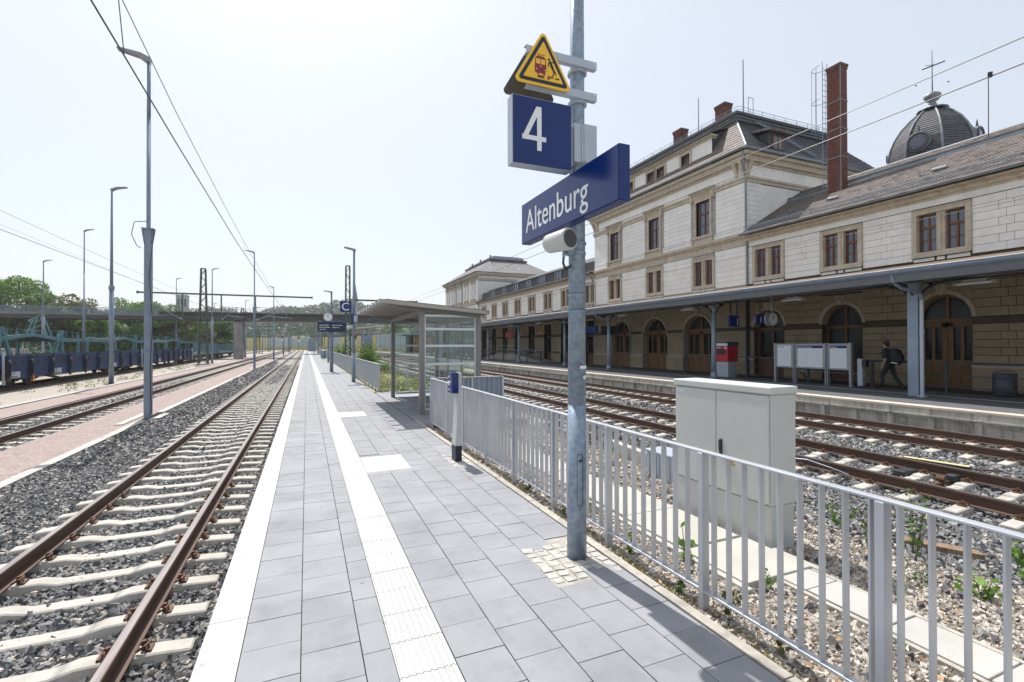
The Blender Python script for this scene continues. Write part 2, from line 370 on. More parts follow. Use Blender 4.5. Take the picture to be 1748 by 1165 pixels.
def stone_mat(name,ramp,rough=.85):
    m=bpy.data.materials.new(name); m.use_nodes=True; n=m.node_tree; N=n.nodes; L=n.links; b=N['Principled BSDF']; b.inputs['Roughness'].default_value=rough
    a=N.new('ShaderNodeAttribute'); a.attribute_name='tone'; cr=N.new('ShaderNodeValToRGB'); e=cr.color_ramp.elements
    e[0].position=ramp[0][0]; e[0].color=(*ramp[0][1],1); e[1].position=ramp[-1][0]; e[1].color=(*ramp[-1][1],1)
    for p,c in ramp[1:-1]: k=e.new(p); k.color=(*c,1)
    L.new(a.outputs['Fac'],cr.inputs['Fac'])
    geo=N.new('ShaderNodeNewGeometry'); ns=N.new('ShaderNodeTexNoise'); ns.inputs['Scale'].default_value=70; ns.inputs['Detail'].default_value=3; L.new(geo.outputs['Position'],ns.inputs['Vector'])
    mr=N.new('ShaderNodeMapRange'); mr.inputs['From Min'].default_value=.3; mr.inputs['From Max'].default_value=.7; mr.inputs['To Min'].default_value=.65; mr.inputs['To Max'].default_value=1.3; L.new(ns.outputs['Fac'],mr.inputs['Value'])
    mm=N.new('ShaderNodeMix'); mm.data_type='RGBA'; mm.blend_type='MULTIPLY'; mm.inputs['Factor'].default_value=1; L.new(cr.outputs[0],mm.inputs['A']); L.new(mr.outputs[0],mm.inputs['B']); L.new(mm.outputs['Result'],b.inputs['Base Color']); return m
m_ballast=stone_mat('basalt_ballast',[(0,(.075,.077,.082)),(.45,(.155,.156,.162)),(.78,(.265,.262,.257)),(.92,(.38,.36,.33)),(1,(.43,.36,.28))])
m_chips=stone_mat('pale_chippings',[(0,(.17,.15,.135)),(.25,(.32,.29,.25)),(.7,(.47,.43,.375)),(.9,(.56,.51,.44)),(.95,(.42,.26,.13)),(1,(.16,.16,.17))])
def scatter(x0,x1,y0,y1,step,zf,jit=.5,grow=0,amp=.012,seed=5):
    r=np.random.RandomState(seed); P=[]; y=y0
    while y<y1:
        st=step*(1+grow*(y-y0)); xs_=np.arange(x0,x1,st)+r.uniform(-jit,jit,len(np.arange(x0,x1,st)))*st
        ys=y+r.uniform(-jit,jit,len(xs_))*st; zz=np.array([zf(a) for a in xs_])+r.uniform(-amp,amp,len(xs_))
        P.append(np.stack([xs_,np.full(len(xs_),0)+ys,zz],1)); y+=st
    P=np.concatenate(P); return P[(P[:,0]>x0)&(P[:,0]<x1)]
zl=lambda x: float(np.interp(x,[-4.5,-4.2,-3.5,-3.2],[-.645,-.66,-.80,-.816]))
P=scatter(-4.5,-.6,2.6,13,.040,lambda x:zl(x)+.008*math.sin(x*5),amp=.016)
P=P[(P[:,1]>2.9+0*P[:,0])&(P[:,0]*1.0>-1.05*P[:,1]-1)]
stones('ballast',m_ballast,P,.050,.7,1.35,1)
P=scatter(-4.5,-.6,13,34,.066,zl,amp=.018,grow=.03); stones('ballast',m_ballast,P,.075,.7,1.3,2)
P=scatter(-4.5,-.6,34,75,.13,lambda x:zl(x)+.0,amp=.01,grow=.02); stones('ballast',m_ballast,P,.14,.7,1.2,3)
P=scatter(-9.0,-6.2,12,40,.085,lambda x:-.765,amp=.018,grow=.02); stones('ballast',m_ballast,P,.09,.7,1.3,4)
zr=lambda x: float(np.interp(x,[2.26,4.5,5.0,5.2,6.3,15],[-.09,-.125,-.17,-.28,-.675,-.68]))
P=scatter(4.55,8.2,2.2,9.5,.043,zr,amp=.018); keep=(P[:,0]>4.75)|(rs.rand(len(P))<.25); P=P[keep&(P[:,0]<1.62*P[:,1]+4.2)]; stones('ballast',m_ballast,P,.053,.7,1.35,6)
P=scatter(8.2,15.0,2.6,9.5,.062,lambda x:-.68,amp=.018); P=P[P[:,0]<2.9*P[:,1]+2]; stones('ballast',m_ballast,P,.07,.7,1.3,7)
P=scatter(4.9,15.0,9.5,40,.095,zr,amp=.02,grow=.022); stones('ballast',m_ballast,P,.10,.7,1.25,8)
P=scatter(2.28,4.95,.55,4.2,.019,lambda x: float(np.interp(x,[2.26,2.6,4.5,5],[-.05,-.095,-.125,-.19])),amp=.01); 
P=P[~((P[:,0]>3.22)&(P[:,0]<3.66))]; stones('chippings',m_chips,P,.025,.4,1.7,9,flat=.4)
P=scatter(2.28,4.95,4.2,9.9,.04,lambda x: float(np.interp(x,[2.26,2.6,4.5,5],[-.05,-.09,-.125,-.19])),amp=.012); 
P=P[~((P[:,0]>2.95)&(P[:,0]<3.62))]; stones('chippings',m_chips,P,.042,.5,1.4,10,flat=.4)
P=scatter(2.3,5.0,.6,6,.13,lambda x:-.085 if x<4.5 else -.13,amp=.02,seed=8); P=P[(rs.rand(len(P))<.4)&~((P[:,0]>3.15)&(P[:,0]<3.7))]; stones('chippings',m_ballast,P,.05,.6,1.2,11)
# cable trough slabs behind the railing
tr=thing('cable_trough','row of pale concrete cable-duct slabs lying between the railing and the grey cabinet','cable duct',(3.44,0,-.08))
def slab(x0,x1,y0,y1,z,m=m_conc2): obj('cover_slab',MB().box(x0+.004,x1-.004,y0+.005,y1-.005,z-.08,z),m,tr,bevel=.006)
y=.35
while y<2.5: slab(3.27,3.60,y,y+.5,-.07+rnd.uniform(-.004,.004)); y+=.5
obj('duct_edge',MB().box(3.225,3.262,.3,2.9,-.2,-.075).box(3.61,3.645,.3,2.9,-.2,-.075),m_kerb,tr)
slab(2.93,3.63,2.56,3.20,-.055,m_slab); slab(2.93,3.60,3.22,4.05,-.05,m_slab); slab(2.96,3.62,4.06,4.9,-.055,m_slab); slab(3.0,3.5,4.92,5.9,-.07)
slab(3.0,3.5,5.92,6.9,-.07)
obj('chamber_frame',MB().box(2.87,2.925,2.5,4.95,-.2,-.062).box(3.635,3.69,2.5,2.93,-.2,-.062),m_slab,tr,bevel=.005)
# ================================================================= tracks
def rail_prof(x,z):  # head top at z
    return [(x-.036,z-.004),(x-.030,z),(x+.030,z),(x+.036,z-.004),(x+.036,z-.038),(x+.009,z-.05),(x+.009,z-.145),(x+.07,z-.158),(x+.07,z-.17),(x-.07,z-.17),(x-.07,z-.158),(x-.009,z-.145),(x-.009,z-.05),(x-.036,z-.038)]
def sleeper_mb():
    m=MB(); L=1.2; prof=[(-L,-.02),(-.95,.0),(-.45,.0),(-.3,-.035),(.3,-.035),(.45,0),(.95,0),(L,-.02)]
    for (a,za),(b,zb) in zip(prof[:-1],prof[1:]):
        m.add([(a,-.125,za-.17),(b,-.125,zb-.17),(b,.125,zb-.17),(a,.125,za-.17),(a,-.085,za),(b,-.085,zb),(b,.085,zb),(a,.085,za)],
          [(0,3,2,1),(4,5,6,7),(0,1,5,4),(2,3,7,6)]+([(3,0,4,7)] if a==-L else [])+([(1,2,6,5)] if b==L else []))
    return m
def clip_mb(sx=1):
    m=MB()
    for s in (sx,):
        pts=[(s*.075,-.05,.02),(s*.13,-.055,.05),(s*.15,0,.055),(s*.13,.055,.05),(s*.075,.05,.02)]
        m.path(pts,.010,5); m.box(s*.13,s*.175,-.05,.05,-.01,.018); m.tube((s*.115,0,0),(s*.115,0,.075),.018,.018,6)
    return m
SL=sleeper_mb()
proto_s=None; proto_c=None
def track(label,cx,y0,y1,z,gauge=1.5,off=0,nclip=14,ymax=80,first=True,spec=0):
    global proto_s,proto_c
    t=thing('railway_track',label,'railway track',(cx,y0,z))
    for s in (-1,1):
        x=cx+s*gauge/2
        r=obj('rail',MB().prism(rail_prof(x,z),1,y0,y1),m_rust,t)
        hd=obj('running_surface',MB().box(x-.029,x+.029,y0,y1,z-.002,z+.0012),m_railtop,r)
    y=y0+off; i=0; rest=MB(); n=0
    while y<y1:
        loc=(0,y-y0,-.172)
        if y<ymax:
            if proto_s is None:
                s_=obj('sleeper',SL,m_sleeper,None,bevel=.012,seg=1); s_.parent=t; s_.location=loc; proto_s=s_
                ORG[s_.name]=Vector((cx,y,z-.172))
            else: s_=share('sleeper',proto_s,loc,t); m_=s_.modifiers.new('bevel','BEVEL'); m_.width=.012; m_.segments=1
            if n<nclip:
                for sx in (-gauge/2,gauge/2):
                    if proto_c is None:
                        c=obj('rail_clip',clip_mb(),m_clip,None); c.parent=s_; c.location=(sx,0,0); proto_c=c
                    else: share('rail_clip',proto_c,(sx,0,0),s_)
                    share('rail_clip',proto_c,(sx,0,0),s_,(0,0,PI))
            n+=1
        else:
            rest.add([(v[0]+cx,v[1]+y,v[2]+z-.172) for v in SL.v],SL.f)
        y+=.6
    if rest.v: tag(obj('sleeper',rest,m_sleeper,t),kind='stuff')
    return t
track('nearest track running along the white platform edge, on pale concrete sleepers',-2.05,1.5,220,-.56,off=.18,nclip=14,ymax=36)
track('second track from the platform, between the two pink chipping strips',-7.62,6,260,-.53,off=.2,nclip=0,ymax=70)
track('track between the platform railing and the other bare track, with yellow board beside it',9.3,.5,240,-.42,off=.25,nclip=26,ymax=60)
track('track right in front of the panelled station platform wall',13.35,.5,240,-.42,off=.1,nclip=14,ymax=60)
track('shaded track that the blue freight wagons stand on',-15.2,18,260,-.53,off=.1,nclip=0,ymax=19)
track('yard track under the teal car-carrier wagons',-20.2,18,260,-.53,off=.1,nclip=0,ymax=19)
tb=thing('marker_board','yellow topped black board lying beside the rail on the ballast','board',(10.55,5.1,-.55))
b=obj('board',MB().bar((10.62,4.62,-.50),(10.45,5.55,-.50),.17,.05),m_dark,tb); obj('yellow_face',MB().bar((10.62,4.63,-.472),(10.45,5.54,-.472),.10,.008),mat('pale_yellow',(.75,.62,.30),.6,var=.1,scale=20),tb)
cb=MB(); cb.path([(10.7,4.6,-.52),(10.9,4.3,-.5),(10.85,3.9,-.55),(11.0,3.4,-.52),(10.95,2.6,-.55)],.014,6); tag(obj('ground_cable',cb,m_dark),'black cable snaking over the ballast from the yellow board','cable')
cb=MB(); cb.path([(8.18,6.3,-.52),(8.2,6.15,-.42),(8.25,5.9,-.40),(8.3,5.5,-.46),(8.36,5.25,-.52)],.012,6); tag(obj('bond_cable',cb,m_lamp),'thin pale bond wire looped against the near right-hand rail','cable')
# small point motor boxes between rails near
pm=thing('rail_magnet','small dark rail contact boxes fixed between the rails','track equipment',(9.9,4.6,-.55))
obj('housing',MB().box(9.55,9.95,5.05,5.25,-.66,-.55),m_dark,pm,bevel=.02); obj('housing',MB().box(9.78,9.95,4.45,4.6,-.62,-.5),m_dark,pm,bevel=.02); obj('bracket',MB().box(9.3,9.95,4.52,4.58,-.64,-.6).tube((9.6,4.5,-.55),(9.6,4.62,-.55),.05,.05,8),m_clip,pm)
tag(obj('wooden_board',MB().bar((5.12,2.75,-.16),(5.62,2.38,-.24),.14,.045),mat('old_wood',(.30,.21,.13),.8,var=.4,scale=12,stretch=(1,8,1)),bevel=.004),'weathered wooden board lying on the stones behind the railing','board')
# wires
def wire(pts,r,label,cat='overhead wire',m=None):
    return tag(obj('overhead_wire',MB().path(pts,r,5),m or m_dark),label,cat)
def sag(x,z0,ys,s=.35,span=65,y_=0):
    return [(x,y,z0-4*s*(((y-y_)%span)/span)*(1-((y-y_)%span)/span)) for y in ys]
ys=list(np.arange(2,262,6.))
wire([(-2.05,2,5.75),(-2.05,6.26,5.25),(-2.05,9.8,5.14),(-2.05,17.7,4.96),(-2.05,40,4.95),(-2.05,260,4.95)],.010,'lower contact wire over the nearest track, running to the upper left')
wire([(-2.05,2,6.4),(-2.05,7.15,5.86),(-2.05,9.8,5.66),(-2.05,16.4,5.43),(-2.05,22,5.32),(-2.05,34,5.25),(-2.05,50,5.5),(-2.05,68,6.1),(-2.05,100,5.3),(-2.05,134,6.1)],.006,'thin upper carrier wire over the nearest track')
wire([(9.3,y,5.62) for y in (-4,260)],.010,'lower of the two bold wires crossing in front of the station roof')
wire([(9.3,y,5.99) for y in (-4,260)],.008,'upper of the two bold wires crossing in front of the station roof')
wire([(13.35,y,5.50) for y in (-4,260)],.007,'thin wire over the track by the station, crossing the right wing roof')
wire([(13.35,y,4.60) for y in (-4,260)],.006,'thin wire crossing the upper windows of the right wing')
wire([(-7.6,y,4.82) for y in (10,260)],.008,'lower bold wire at the far left descending to the bridge')
wire(sag(-7.6,5.75,list(np.arange(10,262,6.)),.5,68,-3),.005,'faint upper wire at the far left descending to the bridge')
wire([(-15.2,y,4.95) for y in (20,260)],.007,'contact wire over the blue wagons')
wire([(-15.2,34,8.25),(-15.2,68,7.8)],.006,'faint wire rising above the trees at left')
wire([(9.3,3.77,5.69),(9.33,3.79,5.62)],.03,'small wire clamp at the top of the hanging dropper by the dome')
for x in (-2.05,):
    d=MB()
    for y,zt in ((19.5,5.37),(30,5.27),(41,5.36),(52,5.53)): d.tube((x,y,4.96),(x,y,zt),.004,.004,4)
    tag(obj('dropper',d,m_dark),'fine droppers between the wires over the nearest track','dropper',kind='stuff')
wire([(-2.05,6.4,7.6),(-2.05,7.25,5.22)],.006,'thin wire dropping from the top edge onto the contact wire','dropper')
wire([(9.3,3.79,5.62),(9.31,3.80,4.75)],.006,'single dropper hanging from the wire beside the dome','dropper')
# ================================================================= text
def text_mb(body,size,loc,ux,uy,mat_,name,parent,depth=.002,align='LEFT',sx=1.0):
    if body[0]=='x':      # writing too small to read in the photograph: broken rows of fine print
        ux=Vector(ux).normalized(); uy=Vector(uy).normalized(); n=ux.cross(uy); m=MB()
        for li,line in enumerate(body.split('|')):
            cx_=0
            for wd_ in line.split():
                for _ in wd_:
                    a_=Vector(loc)+ux*cx_-uy*(li*size*1.2); h_=size*(.62 if _=='X' else .45); w_=size*.36*sx
                    m.add([a_,a_+ux*w_,a_+ux*w_+uy*h_,a_+uy*h_]+[p_+n*depth for p_ in (a_,a_+ux*w_,a_+ux*w_+uy*h_,a_+uy*h_)],[(0,3,2,1),(4,5,6,7),(0,1,5,4),(1,2,6,5),(2,3,7,6),(3,0,4,7)]); cx_+=size*.5*sx
                cx_+=size*.4*sx
        return tag(obj(name,m,mat_,parent),kind='stuff')
    cu=bpy.data.curves.new('t','FONT'); cu.body=body; cu.size=size; cu.extrude=depth/2; cu.align_x=align; cu.resolution_u=4
    o=bpy.data.objects.new('t',cu); COL.objects.link(o); dg=bpy.context.evaluated_depsgraph_get(); me=bpy.data.meshes.new_from_object(o.evaluated_get(dg))
    bpy.data.objects.remove(o); ux=Vector(ux).normalized(); uy=Vector(uy).normalized(); n=ux.cross(uy); m=MB()
    m.v=[tuple(Vector(loc)+ux*(v.co.x*sx)+uy*v.co.y+n*v.co.z) for v in me.vertices]; m.f=[tuple(p.vertices) for p in me.polygons]
    return obj(name,m,mat_,parent)
# ================================================================= the near pole and its signs
PX_,PY_=1.972,3.335
lean=.030/6
def pcx(z): return PX_+lean*z
pole=thing('lamp_post','thick galvanised post in the foreground carrying all the signs','lamp post',(PX_,PY_,0))
pr=obj('pole',MB().tube((pcx(0),PY_,-.05),(pcx(1.2),PY_,1.2),.078,.072,28).tube((pcx(1.2),PY_,1.2),(pcx(6),PY_,6.0),.072,.045,28),m_galv,pole,smooth=True)
ang=math.atan2(-PY_,-PX_)+.35
def onp(a,z,r=.0785): return (pcx(z)+r*math.cos(a),PY_+r*math.sin(a),z)
fr=[]
for k in range(33):
    t=k/32*2*PI; aa=ang+.32*max(-1,min(1,1.35*math.cos(t))); zz=.62+.20*max(-1,min(1,1.25*math.sin(t))); fr.append(onp(aa,zz,.0765))
obj('access_hatch',MB().path(fr,.0018,4).tube(onp(ang+.05,.77,.07),onp(ang+.05,.77,.082),.012,.012,8),m_dark,pole)
hd=MB(); hd.prism([(1.98,6.0),(2.02,6.1),(1.50,6.12),(1.50,6.07),(1.9,6.0)],1,PY_-.12,PY_+.12); obj('lamp_head',hd,m_lampd,pole,bevel=.01)
st=obj('sticker',MB().box(-.034,.034,-.0005,.0005,-.012,.012),m_signwhite,None); st.parent=pole
st.location=(.02+.0,-.0745,1.5); st.rotation_euler=(0,0,.28)
st['label']='small white code sticker'
text_mb('xXX xx XX',.014,(pcx(1.5)+.008-.02,PY_-.079,1.495),(math.cos(.28),math.sin(.28),0),(0,0,1),m_black,'code_print',pole,.0006,sx=.75)
s2=obj('sticker',MB().box(-.018,.018,-.0005,.0005,-.014,.014),m_signwhite,None); s2.parent=pole; s2.location=(.036,-.068,1.42); s2.rotation_euler=(0,0,.5)
# warning triangle
def rtri(cx,cz,half,h,r,n=5):
    P=[(cx-half,cz),(cx+half,cz),(cx,cz+h)]; out=[]
    for i in range(3):
        a=Vector(P[i-1]);b=Vector(P[i]);c=Vector(P[(i+1)%3]); u=(a-b).normalized(); v=(c-b).normalized(); ang_=u.angle(v)/2; d=r/math.tan(ang_); ce=b+(u+v).normalized()*(r/math.sin(ang_))
        s=b+u*d-ce; e=b+v*d-ce
        for k in range(n+1):
            t=k/n; q=(s*(1-t)+e*t).normalized()*r+ce; out.append((q.x,q.y))
    return out
ws=thing('warning_sign','yellow triangular warning sign with red train and falling figure, front one of the pair','warning sign',(1.63,3.22,3.8))
YF=3.215
obj('backing',MB().prism(rtri(1.63,3.61,.245,.425,.03),1,YF,YF+.012),m_yellow,ws)
obj('black_border',MB().prism(rtri(1.63,3.628,.213,.372,.018),1,YF-.0015,YF),m_black,ws)
obj('yellow_field',MB().prism(rtri(1.63,3.655,.168,.292,.006),1,YF-.003,YF-.0015),m_yellow,ws)
y0=YF-.0045;y1=YF-.003
tm=MB(); ox,oz=1.565,3.70
tm.prism([(ox-.005,oz+.0),(ox+.075,oz+.0),(ox+.088,oz+.03),(ox+.085,oz+.11),(ox+.07,oz+.125),(ox+.012,oz+.128),(ox-.004,oz+.11),(ox-.010,oz+.03)],1,y0,y1)
tm.box(ox+.01,ox+.075,y0,y1,oz+.137,oz+.141).box(ox+.03,ox+.034,y0,y1,oz+.128,oz+.137).box(ox+.055,ox+.059,y0,y1,oz+.128,oz+.137)
tm.box(ox+.012,ox+.025,y0,y1,oz-.012,oz).box(ox+.062,ox+.076,y0,y1,oz-.012,oz)
obj('train_pictogram',tm,m_maroon,ws)
wm=MB(); wm.box(ox+.002,ox+.036,y0-.001,y0,oz+.068,oz+.105).box(ox+.042,ox+.078,y0-.001,y0,oz+.068,oz+.105)
for cx in (ox+.006,ox+.04,ox+.078): wm.prism([(cx+.006*math.cos(t),oz+(.028 if cx!=ox+.04 else .052)+.006*math.sin(t)) for t in np.linspace(0,2*PI,9)[:-1]],1,y0-.001,y0)
obj('train_windows',wm,m_yellow,ws)
obj('rail_pictogram',MB().prism([(ox+.012,oz-.034),(ox+.018,oz-.015),(ox+.066,oz-.015),(ox+.072,oz-.034)],1,y0,y1).box(ox+.098,ox+.145,y0,y1,oz-.020,oz-.008).box(ox+.098,ox+.112,y0,y1,oz-.036,oz-.018),m_maroon,ws)
fm=MB(); hx,hz=1.683,3.812
fm.prism([(hx-.008+.010*math.cos(t),hz+.005+.010*math.sin(t)) for t in np.linspace(0,2*PI,11)[:-1]],1,y0,y1)
def strip(pts,w):
    for a,b in zip(pts[:-1],pts[1:]):
        a=Vector(a);b=Vector(b);d=(b-a).normalized();n=Vector((-d.y,d.x))*w/2; fm.prism([tuple(a-n-d*w*.3),tuple(b-n+d*w*.3),tuple(b+n+d*w*.3),tuple(a+n-d*w*.3)],1,y0,y1)
strip([(hx+.0,hz-.012),(hx+.022,hz-.055)],.020); strip([(hx,hz-.012),(hx-.014,hz-.026),(hx-.012,hz-.05)],.007); strip([(hx+.005,hz-.010),(hx+.026,hz-.012),(hx+.036,hz+.006)],.007)
strip([(hx+.022,hz-.055),(hx+.042,hz-.078),(hx+.052,hz-.10)],.009); strip([(hx+.02,hz-.055),(hx+.034,hz-.085),(hx+.024,hz-.115)],.009); strip([(hx+.045,hz-.128),(hx+.075,hz-.128)],.010)
obj('figure_pictogram',fm,m_black,ws)
m_anthb=mat('sign_back_grey',(.055,.06,.065),.6,var=.1)
w2=thing('warning_sign','grey back of the rear triangular sign, behind the yellow one','warning sign',(1.63,3.43,3.8))
obj('backing',MB().prism(rtri(1.60,3.60,.235,.41,.03),1,3.40,3.412),m_anthb,w2)
def chan(z):
    m=MB(); m.box(1.50,2.115,3.240,3.246,z-.03,z+.03); m.box(1.50,2.115,3.246,3.285,z-.03,z-.026).box(1.50,2.115,3.246,3.285,z+.026,z+.03); return m
for z in (3.88,3.63):
    c=obj('mounting_channel',chan(z),m_signgrey,pole); obj('pipe_clamp',MB().tube((pcx(z),PY_,z-.05),(pcx(z),PY_,z-.03),.077,.077,24),m_signgrey,c)
    for bx in (2.04,2.09): obj('bolt',MB().tube((bx,3.236,z+.012),(bx,3.241,z+.012),.005,.005,8),m_signwhite,c)
# number sign
ns_=thing('platform_number_sign','square dark blue sign with a white 4, left of the post','sign',(1.6,3.25,3.25))
obj('sign_box',MB().box(1.372,1.868,3.21,3.30,3.0,3.505),m_signgrey,ns_,bevel=.004)
obj('sign_face',MB().box(1.378,1.862,3.2065,3.21,3.006,3.499),m_bluesign,ns_)
def four(mx,mz,h,th,y0,y1):
    m=MB(); w=h*.60
    m.box(mx+w*.62,mx+w*.62+th,y0,y1,mz,mz+h)
    m.box(mx,mx+w,y0-.0004,y1,mz+h*.22,mz+h*.22+th*.95)
    m.prism([(mx,mz+h*.22+th*.5),(mx+th*1.12,mz+h*.22+th*.5),(mx+w*.62+th,mz+h),(mx+w*.62-th*.15,mz+h)],1,y0-.0008,y1); return m
obj('numeral',four(1.45,3.115,.325,.036,3.2035,3.2065),m_signwhite,ns_)
# name sign
ss=thing('station_name_sign','long dark blue name board reading Altenburg, facing the nearest track','sign',(1.83,3.25,2.77))
SX0,SX1,SY0,SY1,SZ0,SZ1=1.800,1.888,2.515,4.0,2.585,2.945
obj('sign_box',MB().box(SX0+.004,SX1,SY0,SY1,SZ0,SZ1),m_bluesign,ss,bevel=.004)
obj('sign_face',MB().box(SX0,SX0+.004,SY0+.006,SY1-.006,SZ0+.006,SZ1-.006),m_bluesign,ss)
text_mb('Altenburg',.285,(SX0-.002,3.90,2.668),(0,-1,0),(0,0,1),m_signwhite,'name_lettering',ss,.003,sx=.90)
# junction box
jb=thing('junction_box','light grey electrical box clamped to the post between the two blue signs','junction box',(1.98,3.25,3.25))
obj('housing',MB().box(1.895,1.956,3.215,3.40,3.085,3.385).box(1.954,2.085,3.205,3.30,3.086,3.384),m_signgrey,jb,bevel=.004)
obj('cover',MB().box(1.972,2.087,3.198,3.205,3.087,3.383),m_signgrey,jb,bevel=.003)
obj('side_plate',MB().box(1.868,1.895,3.24,3.36,3.06,3.36),m_signgrey,jb)
# loudspeaker
ls=thing('loudspeaker','white round projector loudspeaker just under the name board','loudspeaker',(1.78,3.25,2.47))
a=Vector((1.735,3.36,2.46)); b=Vector((1.80,3.13,2.465)); d=(b-a).normalized()
obj('speaker_body',MB().tube(a,a+d*.02,.055,.072,28).tube(a+d*.02,b,.072,.083,28).tube(b,b+d*.006,.083,.079,28),m_cab,ls,smooth=True,bevel=.004)
obj('grille',MB().tube(b+d*.004,b+d*.013,.066,.066,28),mat('grille_grey',(.06,.063,.067),.6,var=.2,scale=300),ls)
obj('mount',MB().bar((1.84,3.27,2.40),(1.93,3.30,2.40),.05,.05).tube((1.975,3.335,2.39),(1.975,3.335,2.41),.079,.079,20).tube((1.80,3.22,2.38),(1.80,3.22,2.34),.012,.012,8),m_galv,ls)
obj('cable',MB().path([(1.80,3.22,2.35),(1.80,3.23,2.30),(1.83,3.26,2.27),(1.89,3.30,2.28),(1.92,3.32,2.30)],.009,8),m_dark,ls)
for z in (2.47,2.06,1.93): obj('strap',MB().tube((pcx(z),PY_,z),(pcx(z),PY_,z+.018),.0745,.0745,24),m_lamp,pole)
# ================================================================= railings
picks={}
def railing(label,p0,p1,posts,pitch=.118,ztop=.985,zbot=.085,cap=300,dense=None,skip_end=False):
    p0=Vector((*p0,0));p1=Vector((*p1,0));d=(p1-p0);L=d.length;d.normalize(); rz=math.atan2(d.y,d.x)
    t=thing('railing',label,'railing',(p0.x,p0.y,0)); t.rotation_euler=(0,0,rz); ORG[t.name]=Vector((0,0,0))
    obj('top_rail',MB().box(0,L,-.025,.025,ztop-.014,ztop),m_rail_paint,t,bevel=.004)
    obj('bottom_rail',MB().box(0,L,-.022,.022,zbot-.018,zbot),m_rail_paint,t,bevel=.003)
    if 'p' not in picks:
        picks['p']=obj('picket',MB().box(-.005,.005,-.02,.02,zbot,ztop-.014),m_rail_paint,t); picks['q']=obj('post',MB().box(-.02,.02,-.03,.03,-.35,ztop-.014),m_rail_paint,t,bevel=.003)
        picks['fp']=True
    i=0; n=0; rest=MB(); x=pitch; used=False
    for px in posts:
        if picks['fp'] and not used: picks['q'].location=(px,0,0); used=True
        else:
            o=share('post',picks['q'],(px,0,0),t); m_=o.modifiers.new('bevel','BEVEL'); m_.width=.003
    firstp=picks['fp']; picks['fp']=False
    while x<L-.02:
        if all(abs(x-px)>.045 for px in posts):
            if firstp: picks['p'].location=(x,0,0); firstp=False; n+=1
            elif n<cap: share('picket',picks['p'],(x,0,0),t); n+=1
            else: rest.box(x-.005,x+.005,-.02,.02,zbot,ztop-.014)
        x+=pitch
    if rest.v: tag(obj('picket',rest,m_rail_paint,t),kind='stuff')
    return t
railing('long grey picket railing in the foreground, running behind the sign post',(2.385,.35),(2.385,9.93),[1.0,2.07,3.15,4.14,5.2,6.2,7.28,8.24,9.53],pitch=.1165)
rf=railing('short solid-looking grey railing at right angles, closing the end of the foreground railing',(2.385,9.93),(4.0,9.93),[.9,1.61],pitch=.1165); o=obj('infill_sheet',MB().box(.03,1.59,.012,.016,.10,.965),m_lamp,None); o.parent=rf
railing('grey railing beyond the glass shelter, running far along the platform back',(2.40,17.8),(2.40,120),[.02]+[1.05*k for k in range(1,96)],pitch=.118,cap=295)
railing('grey railing behind the glass shelter, crossing towards the tracks',(2.40,17.8),(4.6,17.8),[1.0,2.18],pitch=.118)
# ================================================================= help point
hp=thing('help_point','slim grey emergency call post with blue box top and black foot beside the railing','help point',(2.0,6.75,0))
hy0,hy1=6.70,6.90; hx0,hx1=1.965,2.06
hm=MB()
hm.prism([(hx0+.0,.22),(hx1,.22),(hx1,1.27),(hx0+.045,1.27),(hx0+.045,.95)],1,hy0,hy1)
obj('post_body',hm,m_cab,hp,bevel=.004)
obj('post_foot',MB().box(hx0-.0,hx1+.0,hy0-.002,hy1+.002,0,.22),m_black,hp,bevel=.003)
obj('call_box',MB().box(hx0-.055,hx0+.043,hy0-.02,hy1+.02,.98,1.275),m_bluesign,hp,bevel=.006)
obj('call_button',MB().tube((hx0-.056,6.8,1.12),(hx0-.078,6.8,1.12),.03,.028,16),m_signwhite,hp)
text_mb('xXX',.045,(hx0-.057,6.86,1.2),(0,-1,0),(0,0,1),m_signwhite,'lettering',hp,.001)
text_mb('xxxx',.045,(hx0-.057,6.86,1.02),(0,-1,0),(0,0,1),m_signwhite,'lettering',hp,.001)
# ================================================================= cabinet
cb=thing('switch_cabinet','light grey two-door switch cabinet standing on its plinth behind the railing','cabinet',(3.83,3.54,-.1))
obj('plinth',MB().box(3.685,3.97,2.965,4.105,-.2,.27),m_cabbase,cb,bevel=.006)
obj('plinth_cap',MB().tube((3.83,2.966,.02),(3.83,2.960,.02),.055,.055,20),m_cabbase,cb)
obj('cabinet_body',MB().box(3.680,3.985,2.955,4.115,.275,1.235),m_cab,cb,bevel=.006)
obj('roof',MB().box(3.655,3.995,2.935,4.135,1.238,1.305),m_cab,cb,bevel=.012)
for ya,yb in ((2.968,3.545),(3.553,4.105)):
    obj('door',MB().box(3.662,3.680,ya,yb,.29,1.225),m_cab,cb,bevel=.006)
obj('door_handle',MB().bar((3.655,3.485,.60),(3.655,3.485,.77),.03,.022,(1,0,0)).bar((3.64,3.485,.66),(3.64,3.485,.76),.022,.014,(1,0,0)),m_dark,cb,bevel=.006)
tri=lambda cx,cz,s:[(cx-s,cz),(cx+s,cz),(cx,cz+1.73*s)]
lab=MB(); lab.prism([(v,z) for v,z in tri(3.36,.545,.038)],0,3.6605,3.6615); obj('warning_label',lab,m_black,cb)
lab=MB(); lab.prism([(v,z) for v,z in tri(3.36,.5495,.031)],0,3.6595,3.6604); obj('warning_label_face',lab,m_yellow,cb)
bl=MB(); bl.prism([(3.363,.592),(3.369,.592),(3.358,.574),(3.365,.574),(3.356,.556),(3.352,.578),(3.358,.578)],0,3.6585,3.6594); obj('flash_mark',bl,m_black,cb)
obj('number_plate',MB().box(3.660,3.6615,3.99,4.095,1.175,1.20),m_signwhite,cb)
text_mb('xX XX xxxx X',.014,(3.6595,4.09,1.182),(0,-1,0),(0,0,1),m_black,'plate_print',cb,.0005)
